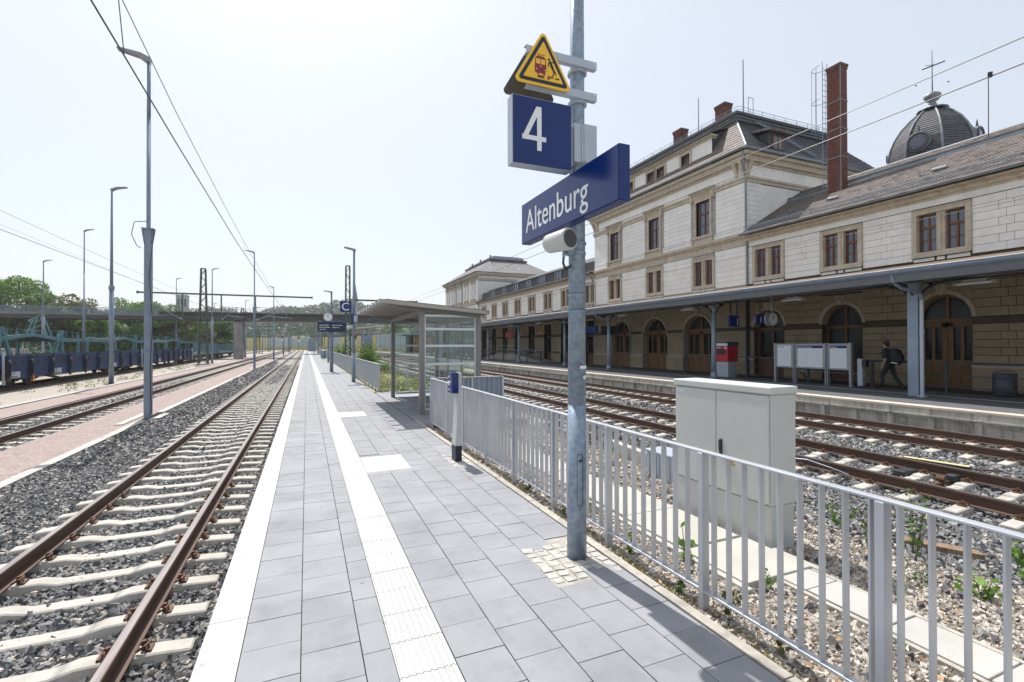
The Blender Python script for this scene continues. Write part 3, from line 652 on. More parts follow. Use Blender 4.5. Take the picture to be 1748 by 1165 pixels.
pb2=thing('bollard_box','small ribbed grey box standing on the stones left of the cabinet','utility box',(4.55,4.3,-.15))
m=MB(); m.box(4.3,4.62,4.9,5.4,-.2,.22)
for k in range(7): m.box(4.285,4.3,4.93+k*.065,4.96+k*.065,-.15,.2)
obj('housing',m,m_signgrey,pb2,bevel=.005); obj('lid',MB().box(4.28,4.64,4.88,5.42,.22,.245),m_signgrey,pb2,bevel=.005)
tag(obj('concrete_block',MB().bar((4.65,5.6,-.1),(4.75,6.9,-.1),.12,.32),m_conc,bevel=.01),'weathered low concrete kerb between the stones and the ballast slope','kerb')
# ================================================================= shelter
sh=thing('platform_shelter','open steel and glass waiting shelter with louvred roof on the platform','shelter',(3.2,13.6,0))
m_sh=mat('shelter_steel',(.24,.23,.22),.5,.2,var=.06); m_shd=mat('shelter_panel',(.09,.088,.085),.6,.1,var=.1); m_shl=mat('shelter_purlin',(.38,.36,.33),.5,.2,var=.06); m_gl=glass('shelter_glass',(.92,.97,.96),.98); m_al=mat('aluminium_frame',(.62,.65,.69),.35,.4,var=.04)
def roofz(x): return 2.70-(x-1.5)*.082
for (x,y) in ((2.55,11.55),(2.55,15.75),(3.98,11.55),(3.98,15.75)):
    p=obj('post',MB().box(x-.06,x+.06,y-.06,y+.06,0,roofz(x)-.12),m_sh,sh,bevel=.005)
for (x,y) in ((3.98,12.95),(3.98,14.35)): obj('post',MB().box(x-.03,x+.03,y-.04,y+.04,0,roofz(x)-.1),m_sh,sh)
for y in (11.55,15.75): obj('roof_beam',MB().bar((1.95,y,roofz(1.95)-.085),(4.05,y,roofz(4.05)-.085),.08,.12),m_sh,sh)
for x in (2.55,3.98): obj('roof_beam',MB().box(x-.04,x+.04,11.61,15.69,roofz(x)-.20,roofz(x)-.09),m_sh,sh)
for k in range(9):
    y=11.22+k*.60
    obj('purlin_lit_end',MB().box(1.485,1.50,y-.036,y+.036,roofz(1.5)-.065,roofz(1.5)+.025),m_signwhite,sh)  # white plate paints the sunlit look onto each purlin end
    obj('purlin',MB().bar((1.50,y,roofz(1.50)-.02),(4.1,y,roofz(4.1)-.02),.07,.085),m_shl,sh)
    if k<8: obj('roof_panel',MB().bar((1.66,y+.3,roofz(1.66)+.033),(4.1,y+.3,roofz(4.1)+.033),.598,.016),m_shd,sh)
obj('gutter',MB().box(4.08,4.16,11.2,16.05,roofz(4.1)-.06,roofz(4.1)+.04),m_sh,sh)
def gwall(a,b,zs,fr=.035):
    a=Vector((*a,0));b=Vector((*b,0))
    for z in zs: obj('glazing_bar',MB().bar(a+Vector((0,0,z)),b+Vector((0,0,z)),fr,.055),m_al,sh)
    for za,zb in zip(zs[:-1],zs[1:]): obj('glass_pane',MB().bar(a+Vector((0,0,(za+zb)/2)),b+Vector((0,0,(za+zb)/2)),.008,zb-za-.055),m_gl,sh)
gwall((2.64,11.55),(3.90,11.55),[.12,.62,1.21,1.65,2.06,2.385])
for k,(ya,yb) in enumerate(((11.65,12.9),(13.0,14.3),(14.4,15.68))): gwall((3.98,ya),(3.98,yb),[.12,1.21,1.65,2.3])
gwall((2.64,15.75),(3.90,15.75),[.12,.95,1.65,2.3],.03)
for x in (2.625,3.905): obj('glazing_bar',MB().box(x-.02,x+.02,11.53,11.57,.1,2.40),m_al,sh)
bn=thing('bench','brown slatted bench inside the glass shelter','bench',(3.6,13.6,0))
m_wood=mat('bench_wood',(.28,.13,.08),.6,var=.3,scale=8,stretch=(6,1,6))
for k in range(4): obj('slat',MB().box(3.40+k*.1,3.485+k*.1,12.3,14.6,.43,.46),m_wood,bn,bevel=.004)
for k in range(3): obj('slat',MB().box(3.80,3.825,12.3,14.6,.56+k*.11,.65+k*.11),m_wood,bn,bevel=.004)
for y in (12.5,13.45,14.4): obj('leg',MB().box(3.45,3.52,y,y+.05,0,.43).box(3.76,3.8,y,y+.05,0,.88).box(3.42,3.8,y,y+.05,.38,.43),m_sh,bn)
# ================================================================= C post
cp=thing('lamp_post','slim platform lamp post carrying the blue C sign, left of the shelter','lamp post',(1.93,23.09,0))
def platform_lamp(t,x,y,h=6.0):
    obj('pole',MB().tube((x,y,0),(x,y,1.3),.085,.075,16).tube((x,y,1.3),(x+.03,y,h),.075,.045,16),m_galv,t,smooth=True)
    obj('lamp_head',MB().prism([(x+.03-.03,h-.06),(x+.09,h-.06),(x+.09,h+.05),(x-.40,h+.13),(x-.40,h+.08),(x-.03,h-.0)],1,y-.11,y+.11),m_lampd,t,bevel=.008)
platform_lamp(cp,1.97,23.09)
cs=thing('section_sign','square blue sign with a white C on the lamp post left of the shelter','sign',(1.62,23.0,3.4))
obj('sign_box',MB().box(1.38,1.87,22.93,23.0,3.16,3.65),m_bluesign,cs,bevel=.005)
text_mb('C',.50,(1.435,22.927,3.235),(1,0,0),(0,0,1),m_signwhite,'lettering',cs,.003)
jc=thing('junction_box','small box and blue plate on the lamp post with the C sign','junction box',(1.95,23,2.9))
obj('housing',MB().box(1.97,2.12,22.9,23.0,2.72,3.0),m_signgrey,jc,bevel=.005); obj('plate',MB().box(1.85,1.95,22.92,22.96,2.6,3.1),m_bluesign,jc)
sp2=thing('loudspeaker','white loudspeaker on the lamp post below the C sign','loudspeaker',(1.8,23.0,2.5))
obj('speaker_body',MB().tube((1.74,23.15,2.47),(1.84,22.88,2.5),.075,.085,16),m_cab,sp2,smooth=True); obj('mount',MB().box(1.82,1.93,23.0,23.06,2.43,2.47),m_lamp,sp2)
# ================================================================= info display with clock
idp=thing('display_post','galvanised post that carries the dark train display and the clock','post',(1.44,32.3,0))
obj('pole',MB().tube((1.44,32.3,0),(1.44,32.3,3.2),.11,.10,16).tube((1.44,32.3,3.2),(1.44,32.3,4.95),.075,.05,12),m_galv,idp,smooth=True)
obj('lamp_head',MB().prism([(1.36,4.93),(1.50,4.93),(1.50,5.03),(.98,5.08),(.98,5.04),(1.36,4.98)],1,32.2,32.4),m_lampd,idp)
dis=thing('train_display','dark blue departure display board with rows of white writing','display board',(1.44,32.1,2.8))
obj('case',MB().box(.62,2.27,32.08,32.3,2.49,3.12),m_bluesign,dis,bevel=.01); obj('screen',MB().box(.68,2.21,32.075,32.08,2.55,3.02),m_black,dis)
for i,(tx,sx0) in enumerate((('xxxxx xX xxxxx','.75'),('xxxxx xX xxxxxxx','.75'),('xxxxx xXX','.75'))):
    text_mb(tx,.095,(.74,32.072,2.88-i*.13),(1,0,0),(0,0,1),m_signwhite,'screen_text',dis,.001,sx=.8)
text_mb('xxxxx X xxxxxxx',.10,(1.48,32.072,2.88),(1,0,0),(0,0,1),m_signwhite,'screen_text',dis,.001,sx=.8)
text_mb('xxxxxxx xxx',.09,(1.48,32.072,2.74),(1,0,0),(0,0,1),m_signwhite,'screen_text',dis,.001,sx=.8)
def clock(t,c,r,dr=(0,-1,0)):
    c=Vector(c);d=Vector(dr); u=Vector((0,0,1)).cross(d)*-1; u.normalize()
    obj('case',MB().tube(c+d*.0,c-d*.12,r,r,24),m_lampd,t); obj('clock_face',MB().tube(c+d*.003,c,r*.93,r*.93,24),m_signwhite,t)
    h=MB()
    for k in range(12):
        a=2*PI*k/12; e=u*math.sin(a)+Vector((0,0,math.cos(a))); h.bar(c+d*.006+e*r*.72,c+d*.006+e*r*.88,r*.07,.003,d)
    def hand(a,L,wd):
        e=u*math.sin(a)+Vector((0,0,math.cos(a))); h.bar(c+d*.008-e*r*.1,c+d*.008+e*r*L,wd,.003,d)
    hand(2*PI*(.45/12)*1.0,.5,r*.09); hand(2*PI*.97,.82,r*.065); obj('clock_hands',h,m_black,t)
ck=thing('platform_clock','round white platform clock above the dark train display','clock',(1.23,32.2,3.41)); clock(ck,(1.23,32.14,3.42),.27); obj('bracket',MB().box(1.2,1.44,32.18,32.24,3.1,3.2),m_lampd,ck)
# ================================================================= far platform furniture
lb=thing('litter_bin','grey cylindrical litter bin far along the platform by the railing','litter bin',(1.86,62,0))
obj('bin_body',MB().lathe((1.86,62,0),[(.28,.05),(.29,.1),(.29,.95),(.27,.97)],18),m_lamp,lb,smooth=True); obj('bin_lid',MB().lathe((1.86,62,0),[(.30,.97),(.30,1.03),(.22,1.06)],18),m_cab,lb)
for i,(x,y) in enumerate(((1.9,49.5),(1.9,74),(1.9,96),(1.9,124),(1.9,150))):
    t=thing('lamp_post',['platform lamp post just beyond the departure display','far platform lamp post, first beyond the litter bin','far platform lamp post, second beyond the litter bin','far platform lamp post, third beyond the litter bin','farthest platform lamp post at the end of the paving'][i],'lamp post',(x,y,0),'slim lamp posts along the platform'); platform_lamp(t,x,y,5.0 if i else 5.4)
for i,(x,y,z,tx) in enumerate(((.75,92,2.9,'3'),(1.35,92,2.9,'4'),(.5,118,2.6,'xxxxxxxxx'))):
    t=thing('hanging_sign',['left one of the two tiny blue number signs far along the platform','right one of the two tiny blue number signs, beside the display, far along the platform','tiny blue name board at the far end of the platform'][i],'sign',(x,y,z)); wd=.5 if len(tx)==1 else 1.9; TX0=tx
    obj('sign_box',MB().box(x,x+wd,y,y+.1,z,z+.45),m_bluesign,t); text_mb(tx,.42 if wd<1 else .36,(x+.12,y-.005,z+.08),(1,0,0),(0,0,1),m_signwhite,'lettering',t,.002); obj('post',MB().box(x+wd-.06,x+wd+.02,y+.1,y+.18,0,z+.5),m_lamp,t)
t=thing('stair_wall','grey metal enclosure at the far end of the platform','stair enclosure',(1,140,0)); obj('panel',MB().box(.3,2.2,139,139.1,0,2.6).box(.3,.4,139.1,146,0,2.6),m_lamp,t); obj('cap',MB().box(.25,2.25,138.9,146,2.6,2.7),m_lampd,t)
# ================================================================= left-hand masts
def tall_lamp(label,x,y,h,zb,side,uprof=True,z2=5.4,grp=None):
    t=thing('lamp_mast',label,'lamp mast',(x,y,zb),grp)
    if uprof:
        m=MB(); m.box(x-.10,x+.10,y-.08,y-.065,zb,z2).box(x-.10,x-.085,y-.065,y+.08,zb,z2).box(x+.085,x+.10,y-.065,y+.08,zb,z2)
        obj('channel_base',m,m_lamp,t); obj('mast_head_bracket',MB().box(x-.165,x+.165,y-.13,y+.13,z2,z2+.04).bar((x-.155,y,z2-.02),(x-.09,y,z2-.45),.16,.03).bar((x+.155,y,z2-.02),(x+.09,y,z2-.45),.16,.03),m_lamp,t)
        obj('mast_pole',MB().tube((x,y,zb),(x,y,z2+3.6),.062,.058,12).tube((x,y,z2+3.6),(x,y,h-.1),.08 if False else .055,.05,12),m_lamp,t,smooth=True)
        obj('cable',MB().path([(x+.18,y-.13,z2),(x+.05,y-.14,z2-1.5),(x+.15,y-.14,z2-3),(x+.08,y-.14,z2-4.5),(x+.12,y-.14,zb+.2)],.012,5).path([(x-.02,y-.1,z2+.25),(x-.35,y-.1,z2+.2),(x-.42,y-.1,z2-.2),(x-.28,y-.1,z2-.55),(x-.17,y-.1,z2-.62)],.012,6),m_dark,t)
        obj('stiffener',MB().box(x-.105,x+.105,y-.09,y-.064,1.4,1.52).box(x+.03,x+.07,y-.10,y-.08,zb,3.2),m_lamp,t)
    else:
        obj('mast_pole',MB().tube((x,y,zb),(x,y,5.2),.13,.12,12).tube((x,y,5.2),(x,y,h),.085,.05,12),m_lamp,t,smooth=True)
        obj('base_plate',MB().box(x-.3,x+.3,y-.3,y+.3,zb-.05,zb+.04),m_dark,t); obj('mast_collar',MB().tube((x,y,5.1),(x,y,5.35),.15,.15,12),m_lamp,t)
    s=side
    hd=MB(); hd.prism([(x-s*.04,h-.12),(x+s*.05,h-.12),(x+s*.05,h-.02),(x+s*.25,h+.10),(x+s*.78,h+.16),(x+s*.80,h+.13),(x+s*.3,h+.0)] if s>0 else [(x+.04,h-.12),(x+.04,h+.03),(x-.2,h+.13),(x-.8,h+.18),(x-.82,h+.14),(x-.25,h+.02),(x-.05,h-.12)],1,y-.13,y+.13)
    obj('lamp_head',hd,m_lampd,t,bevel=.01); return t
tall_lamp('nearest tall lamp mast, with channel-steel base, at the kerb of the pink path',-4.68,18.84,10.9,-.7,-1)
tall_lamp('second tall lamp mast from the left front, beside the blue wagon, head to the right',-11.03,36.9,11.35,-.68,1,False)
tall_lamp('tall lamp mast rising behind the first blue wagon, leftmost in view',-20.6,61.5,13.3,-.68,1)
tall_lamp('tall lamp mast at the pink path kerb next beyond the nearest one',-4.73,53.6,10.8,-.7,-1)
tall_lamp('tall lamp mast just right of the green lattice mast',-11.3,73.0,11.6,-.68,1,False)
tall_lamp('thin lamp mast third along the pink path kerb',-4.73,84,10.7,-.7,-1,False)
tall_lamp('thin lamp mast behind the wagons, just left of the lattice mast',-20.0,96,12.8,-.68,1,False)
tall_lamp('faint thin lamp mast just right of the second tall mast, behind the wagons',-28,72.5,11.5,-.68,1,False)
for i,(x,y,h) in enumerate(((-11.2,109,10.5),(-4.7,118,10.4),(-20,132,11.5),(-11,146,10.4),(-4.6,152,10.4))):
    tall_lamp(['very thin far lamp mast by the bridge pier','very thin far lamp mast over the path beyond the bridge','very thin far lamp mast left of the bridge pier','faint far lamp mast beyond the bridge, left row','faint far lamp mast beyond the bridge, right row'][i],x,y,h,-.68,1 if x<-6 else -1,False)
for i,(x,y,h) in enumerate(((-72,150,14.5),(4.5,215,17))):
    t=thing('floodlight_mast',['floodlight mast above the trees at far left','floodlight mast beyond the bridge above the platform end'][i],'floodlight mast',(x,y,0)); obj('mast_pole',MB().tube((x,y,0),(x,y,h),.2,.12,8),m_lamp,t); obj('lamp_ring',MB().lathe((x,y,h),[(.3,-.3),(1.0,.0),(1.0,.25),(.3,.4)],12),m_lampd,t)
# lattice masts
m_green=mat('green_lattice_paint',(.075,.10,.075),.6,var=.25,scale=3)
def lattice(t,x,y,zb,zt,wb,wt,n=14,name='lattice_mast_frame'):
    m=MB(); 
    def cw(z): return wb+(wt-wb)*(z-zb)/(zt-zb)
    for sx in (-1,1):
        for sy in (-1,1): m.bar((x+sx*wb/2,y+sy*wb*.4,zb),(x+sx*wt/2,y+sy*wt*.4,zt),.12,.12)
    for k in range(n):
        z0=zb+(zt-zb)*k/n; z1=zb+(zt-zb)*(k+1)/n; a=cw(z0)/2;b=cw(z1)/2; s=1 if k%2 else -1
        for sy in (-1,1): m.bar((x-s*a,y+sy*a*.8,z0),(x+s*b,y+sy*b*.8,z1),.08,.04)
        for sx in (-1,1): m.bar((x+sx*a,y-s*a*.8,z0),(x+sx*b,y+s*b*.8,z1),.08,.04)
    m.box(x-wt*.6,x+wt*.6,y-wt*.5,y+wt*.5,zt,zt+.08); obj('lattice_frame',m,m_green,t); obj('foundation',MB().box(x-wb*.9,x+wb*.9,y-wb*.8,y+wb*.8,-.98,zb+.02),m_conc,t)
def catenary(label,x,y,zt,beam,zbm,wb=.95,wt=.45,arms=()):
    t=thing('catenary_mast',label,'catenary mast',(x,y,-.68)); lattice(t,x,y,-.55,zt,wb,wt)
    if beam: obj('cross_beam',MB().box(beam[0],beam[1],y-.09,y+.09,zbm-.09,zbm+.09),m_green,t); obj('beam_end',MB().box(beam[0]-.15,beam[0],y-.14,y+.14,zbm-.16,zbm+.16).box(beam[1],beam[1]+.12,y-.14,y+.14,zbm-.16,zbm+.16),m_green,t)
    for (xs,xe,zs) in arms:
        obj('drop_post',MB().box(xs-.07,xs+.07,y-.07,y+.07,4.6,zbm-.09),m_green,t); xw=xe+.7*(1 if xe>xs else -1)
        obj('cantilever_arm',MB().tube((xs,y,4.75),(xe,y,6.35),.05,.05,6).tube((xs,y,6.4),(xw,y,6.3),.03,.03,6).tube((xs+(xe-xs)*.35,y,5.32),(xw,y,5.12),.028,.028,6).tube((xe,y,6.35),(xe,y,5.2),.02,.02,5),m_lamp,t); obj('insulator',MB().tube((xs+(xe-xs)*.03,y,6.4),(xs+(xe-xs)*.12,y,6.395),.07,.07,8).tube((xs+(xe-xs)*.02,y,4.8),(xs+(xe-xs)*.1,y,4.92),.07,.07,8),m_conc,t)
catenary('green lattice mast with long cross beam between the wagons and the bridge pier',-11.48,68.2,10.9,(-17.9,-3.6+4.2),7.85,arms=((-13.6,-16.2,0),(-5.9,-2.4,0),(-9.6,-7.9,0)))
catenary('green lattice mast behind the C sign post, with beam reaching right over the shelter',4.35,58.3,10.7,(4.6,12.2),6.85,wb=.55,wt=.4,arms=((10.9,9.6,0),))
for i,(x,y) in enumerate(((-12.0,112),(-12.3,150),(-12,188),(4.6,112),(4.8,160),(-5.2,176))):
    catenary(['dark lattice mast just right of the bridge pier','lattice mast second beyond the bridge pier','faint lattice mast third beyond the bridge pier','lattice mast beyond the shelter, above the platform railing','faint lattice mast near the end of the platform','faint lattice mast over the curving tracks'][i],x,y,9.2,(x-5,x+6.5),6.9,wb=.8,wt=.4,arms=((x+4.5,x+2.2,0),(x-3,x-1,0)))
# signals
m_red=mat('signal_red',(.55,.02,.02),.5,var=.05)
for i,(x,y,z) in enumerate(((-6.2,150,3.6),(-2.2,158,3.5),(3.0,170,3.9),(7.2,82,2.6))):
    t=thing('railway_signal',['dark signal with red and white plate, leftmost of the far three','far signal with red and white plate over the nearest track','small far signal at the end of the platform','dark signal head with red lamp right of the C post'][i],'signal',(x,y,-.6))
    obj('signal_post',MB().tube((x,y,-.6),(x,y,z),.07,.07,6),m_lamp,t); obj('signal_head',MB().box(x-.28,x+.28,y-.1,y+.1,z,z+1.1),m_black,t,bevel=.08); obj('signal_plate',MB().box(x-.16,x+.16,y-.12,y-.1,z-.9,z-.2),m_signwhite,t)
    e=bpy.data.materials.get('signal_lamp')
    if not e:
        e=mat('signal_lamp',(.8,.02,.01),.4); e.node_tree.nodes['Principled BSDF'].inputs['Emission Color'].default_value=(1,.03,.01,1); e.node_tree.nodes['Principled BSDF'].inputs['Emission Strength'].default_value=2.5
    obj('signal_lamp',MB().tube((x,y-.101,z+.75),(x,y-.13,z+.75),.12,.12,10),e,t)
# ================================================================= wagons
m_blue=mat('wagon_blue',(.016,.042,.13),.6,var=.3,scale=1.5,fine=.08,bscale=30,streak=(.05,.045,.05,.5),spec=.25)
m_under=mat('underframe_dark',(.020,.022,.028),.8,var=.4,scale=4); m_teal=mat('teal_paint',(.09,.225,.26),.55,var=.2,scale=1.2,streak=(.10,.10,.09,.35)); m_orange=mat('orange_paint',(.70,.24,.03),.5,var=.1)
m_brownm=mat('wagon_brown',(.12,.075,.06),.7,var=.3,scale=3); m_print=mat('stencil_white',(.45,.48,.55),.6,var=.2,scale=30)
def wheel(t,x,y,z):
    w_=obj('wheelset',MB().tube((x-.75,y,z),(x+.75,y,z),.08,.08,8).tube((x-.80,y,z),(x-.68,y,z),.46,.46,20).tube((x+.68,y,z),(x+.80,y,z),.46,.46,20),m_under,t)
    obj('axle_box',MB().box(x+.82,x+1.05,y-.17,y+.17,z-.14,z+.16),m_under,w_)
ZR=-.53
def low_wagon(label,y0,y1,mt,posts=False):
    x=-15.2; L=y1-y0; t=thing('freight_wagon',label,'freight wagon',(x,y0,ZR)); X1=x+1.32; zt=1.17; zf=.62
    obj('floor',MB().box(x-1.3,x+1.26,y0,y1,zf-.1,zf),m_brownm,t); obj('sole_bar',MB().box(x+1.0,x+1.1,y0,y1,zf-.62,zf-.1).box(x-1.1,x-1.0,y0,y1,zf-.62,zf-.1),m_under,t)
    obj('truss',MB().bar((x+.9,y0+5,-.02),(x+.9,y0+7,-.35),.12,.14).bar((x+.9,y0+7,-.35),(x+.9,y1-7,-.35),.12,.14).bar((x+.9,y1-7,-.35),(x+.9,y1-5,-.02),.12,.14),m_under,t)
    n=9; s=L/n
    if not posts:
        for k in range(n):
            a=y0+k*s+.17; b=y0+(k+1)*s-.17
            p=obj('side_flap',MB().box(X1-.06,X1,a,b,-.02,zt).box(X1,X1+.06,a,b,zt-.05,zt).box(X1,X1+.03,a,b,zf-.12,zf-.06).box(X1,X1+.05,a+.02,a+.09,.1,zt-.07).box(X1,X1+.05,b-.09,b-.02,.1,zt-.07),mt,t)
            for q in (.32,.72): obj('flap_opening',MB().box(X1+.001,X1+.004,a+(b-a)*q-.21,a+(b-a)*q+.21,.66,.92),m_under,p)
            if k in (0,2,6): obj('stencil_plate',MB().box(X1+.032,X1+.036,a+.2,a+1.1,.02,.34),m_print,p); text_mb('xX XX|xXXX xxxx',.14,(X1+.04,a+.25,.22),(0,1,0),(0,0,1),m_blue,'stencil_text',p,.002)
            p2=obj('side_flap',MB().box(x-1.32,x-1.26,a,b,-.02,zt),mt,t)
        for k in range(n+1):
            c=y0+k*s; c=min(max(c,y0+.12),y1-.12)
            o=obj('stanchion',MB().box(X1-.10,X1-.02,c-.13,c+.13,-.05,zt-.04).box(X1-.02,X1+.12,c-.11,c-.07,.05,.85).box(X1-.02,X1+.12,c+.07,c+.11,.05,.85).tube((X1+.05,c-.1,.86),(X1+.05,c+.1,.86),.1,.1,10),m_under,t); obj('stanchion_pin',MB().tube((X1+.08,c,.80),(X1+.17,c,.80),.06,.045,8).box(X1+.02,X1+.14,c-.03,c+.03,-.15,.15),m_brownm,o)
    else:
        for k in range(n*2):
            c=y0+(k+.5)*s/2; obj('stanchion',MB().box(X1-.1,X1,c-.07,c+.07,zf-.3,zf+1.35),mt,t)
        obj('side_sill',MB().box(X1-.08,X1+.02,y0,y1,zf-.28,zf),mt,t)
    obj('end_wall',MB().box(x-1.3,x+1.3,y0-.02,y0+.06,zf,zt).box(x-1.3,x+1.3,y1-.06,y1+.02,zf,zt),mt,t)
    for e,sg in ((y0,-1),(y1,1)):
        for bx in (-.87,.87): obj('buffer',MB().tube((x+bx,e,.50),(x+bx,e+sg*.45,.50),.11,.11,10).tube((x+bx,e+sg*.45,.50),(x+bx,e+sg*.52,.50),.24,.24,14),m_under,t)
        obj('end_post',MB().box(x+1.2,x+1.3,e-sg*.05,e+sg*.04,-.3,1.35),m_print if sg<0 else m_brownm,t)
    for c in (y0+2.6,y1-2.6):
        bg=obj('bogie_frame',MB().box(x+.98,x+1.08,c-1.25,c+1.25,-.15,.12).box(x-1.08,x-.98,c-1.25,c+1.25,-.15,.12).box(x-1,x+1,c-.2,c+.2,-.1,.3),m_under,t)
        for dy in (-.9,.9): wheel(t,x,c+dy,ZR+.46)
    return t
low_wagon('blue low-sided freight wagon nearest at the left edge of the picture',10.2,31.0,m_blue)
low_wagon('blue low-sided freight wagon with white stencil plates, in front of the second tall mast',32.2,53.1,m_blue)
low_wagon('blue low-sided freight wagon ending just left of the lattice mast',54.3,74.3,m_blue)
low_wagon('dark brown flat wagon with steel stakes behind the lattice mast',75.5,95.5,m_teal,True)
low_wagon('dark brown flat wagon with steel stakes under the bridge beside its pier',96.7,116.7,m_teal,True)
tag(obj('brake_lever',MB().box(-13.85,-13.72,34.5,34.62,-.25,.05),m_orange,bevel=.02),'small orange box hanging under the blue wagon at far left','brake box')
def car_carrier(label,y0,y1,pa,pb):
    x=-20.2; t=thing('car_carrier_wagon',label,'car carrier wagon',(x,y0,ZR)); X1=x+1.4; mid=(pa+pb)/2
    obj('lower_deck',MB().box(x-1.4,X1,y0,y1,.35,.6),m_teal,t)
    for sx in (x-1.4,X1):
        obj('deck_beam',MB().prism([(y0,2.34),(pa,2.34),(pa,2.02),(y0,2.02)],0,sx-.06,sx+.06).prism([(pb,2.34),(y1,2.34),(y1,2.02),(pb,2.02)],0,sx-.06,sx+.06),m_teal,t)['kind']='stuff'
        obj('peaked_beam',MB().prism([(pa,2.34),(mid,2.60),(mid,2.40),(pa,2.04)],0,sx-.06,sx+.06).prism([(mid,2.60),(pb,2.34),(pb,2.04),(mid,2.40)],0,sx-.06,sx+.06),m_teal,t)
    obj('deck_plate',MB().box(x-1.3,X1-.1,y0,pa,2.1,2.16),m_under,t); obj('deck_plate',MB().box(x-1.3,X1-.1,pb,y1,2.1,2.16),m_under,t)
    obj('peaked_deck',MB().bar((x,pa,2.16),(x,mid,2.46),2.6,.05).bar((x,mid,2.46),(x,pb,2.16),2.6,.05),m_under,t)
    for c,sg in ((pa,1),(pb,-1)):
        obj('support_frame',MB().bar((X1,c+sg*.12,2.86),(X1,c+sg*1.35,.6),.16,.30,(0,1,0)).bar((X1,c-sg*.1,2.86),(X1,c-sg*.35,.6),.16,.30,(0,1,0)).box(X1-.1,X1+.1,c-.33,c+.33,2.74,2.95),m_teal,t)
        obj('support_frame',MB().bar((x-1.4,c-sg*.1,2.8),(x-1.4,c-sg*.25,.6),.14,.2,(0,1,0)),m_teal,t)
    for c in (y0+.8,y1-.8): obj('end_leg',MB().box(X1-.08,X1+.08,c-.15,c+.15,.6,2.1),m_teal,t)
    rl=MB()
    for k in np.arange(y0+.4,y1,1.25):
        zb=2.34+.26*max(0,1-abs(k-mid)/((pb-pa)/2)); rl.box(X1-.025,X1+.025,k-.025,k+.025,zb,zb+.5)
    rl.box(X1-.012,X1+.012,y0,y1,2.82,2.845); tag(obj('handrail',rl,m_teal,t),kind='stuff')
    for c in (y0+2,y0+4,y1-4,y1-2): wheel(t,x,c,ZR+.46)
for i,(a,b,pa,pb,l) in enumerate(((34.6,55.6,43.0,51.6,'teal double-deck car carrier with peaked middle at the left edge'),(56.0,76.4,63.2,70.6,'teal double-deck car carrier behind the second tall mast'),(76.8,97.6,84,92,'teal double-deck car carrier behind the second blue wagon'),(98,118,105,112,'distant teal double-deck car carrier left of the bridge pier'))): car_carrier(l,a,b,pa,pb)
# things behind the wagons
t=thing('excavator','orange work machine seen under the teal wagon at far left','work machine',(-26,46,0))
obj('machine_body',MB().box(-27,-24.8,46,50.6,.7,2.0),m_orange,t,bevel=.15); obj('cab',MB().box(-26.8,-25.2,50.6,52,.7,2.5),m_under,t,bevel=.1); obj('crawler',MB().box(-27,-24.6,46.2,51.6,-.6,.6),m_under,t,bevel=.25); obj('boom',MB().bar((-25.6,51,1.6),(-25.2,54,2.9),.25,.4),m_orange,t)
t=thing('container','pale grey steel container behind the first blue wagon','container',(-25.5,52,-.6)); obj('container_body',MB().box(-27.5,-24.2,45.5,60,-.6,1.45),m_conc2,t)
for k in range(24): obj('corrugation',MB().box(-24.19,-24.13,45.7+k*.6,46.0+k*.6,-.5,1.35),m_conc2,t)
t=thing('trestle','dark teal steel trestle tower rising behind the wagons to the bridge','trestle',(-37,105,0))
for sx in (-1,1):
    for sy in (-1,1): obj('trestle_leg',MB().bar((-36+sx*2.2,92+sy*1.0,-.6),(-36+sx*.4,92+sy*.5,5.8),.16,.16),m_teal,t)
for z in (1,2.4,3.8,5.2): obj('trestle_brace',MB().bar((-36-2.1+z*.28,90.5,z),(-36+2.1-z*.28,90.5,z+.9),.12,.12).bar((-36-2.1+z*.28,90.6,z),(-36+2.1-z*.28,90.6,z),.12,.12),m_teal,t)
# ================================================================= bridge
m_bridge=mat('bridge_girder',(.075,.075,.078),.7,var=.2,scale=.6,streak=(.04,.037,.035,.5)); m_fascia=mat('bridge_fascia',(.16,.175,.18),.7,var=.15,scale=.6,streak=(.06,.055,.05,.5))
br=thing('bridge','long dark girder road bridge crossing all tracks behind the masts','bridge',(0,96,0))
def gird(x0,x1,zb0,zt0,zb1,zt1,y0=94.5,y1=101):
    m=MB(); m.add([(x0,y0,zb0),(x1,y0,zb1),(x1,y1,zb1),(x0,y1,zb0),(x0,y0,zt0),(x1,y0,zt1),(x1,y1,zt1),(x0,y1,zt0)],[(0,3,2,1),(4,5,6,7),(0,1,5,4),(1,2,6,5),(2,3,7,6),(3,0,4,7)]); return m
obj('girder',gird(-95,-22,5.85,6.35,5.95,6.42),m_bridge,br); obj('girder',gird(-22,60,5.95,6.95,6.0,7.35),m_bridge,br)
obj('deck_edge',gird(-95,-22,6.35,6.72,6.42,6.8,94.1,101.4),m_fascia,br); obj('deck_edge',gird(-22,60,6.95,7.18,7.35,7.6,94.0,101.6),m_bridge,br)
n=0
rail=obj('parapet_rail',gird(-95,-22,7.58,7.64,7.62,7.68,94.2,94.27),m_lamp,br)
bal=MB()
x=-95
while x<-22: bal.box(x-.025,x+.025,94.2,94.25,6.72,7.6); x+=.16
tag(obj('baluster',bal,m_lamp,br),kind='stuff')
obj('parapet_rail',gird(-22,60,7.72,7.78,8.1,8.16,94.2,94.27),m_lampd,br); bal=MB(); x=-22
while x<60: bal.box(x-.03,x+.03,94.2,94.25,7.2,7.74+(x+22)*.0046); x+=1.0
tag(obj('baluster',bal,m_lampd,br),kind='stuff')
m_pier=mat('pier_concrete',(.33,.32,.30),.85,var=.25,scale=1.2,fine=.08,bscale=20,streak=(.15,.14,.13,.6))
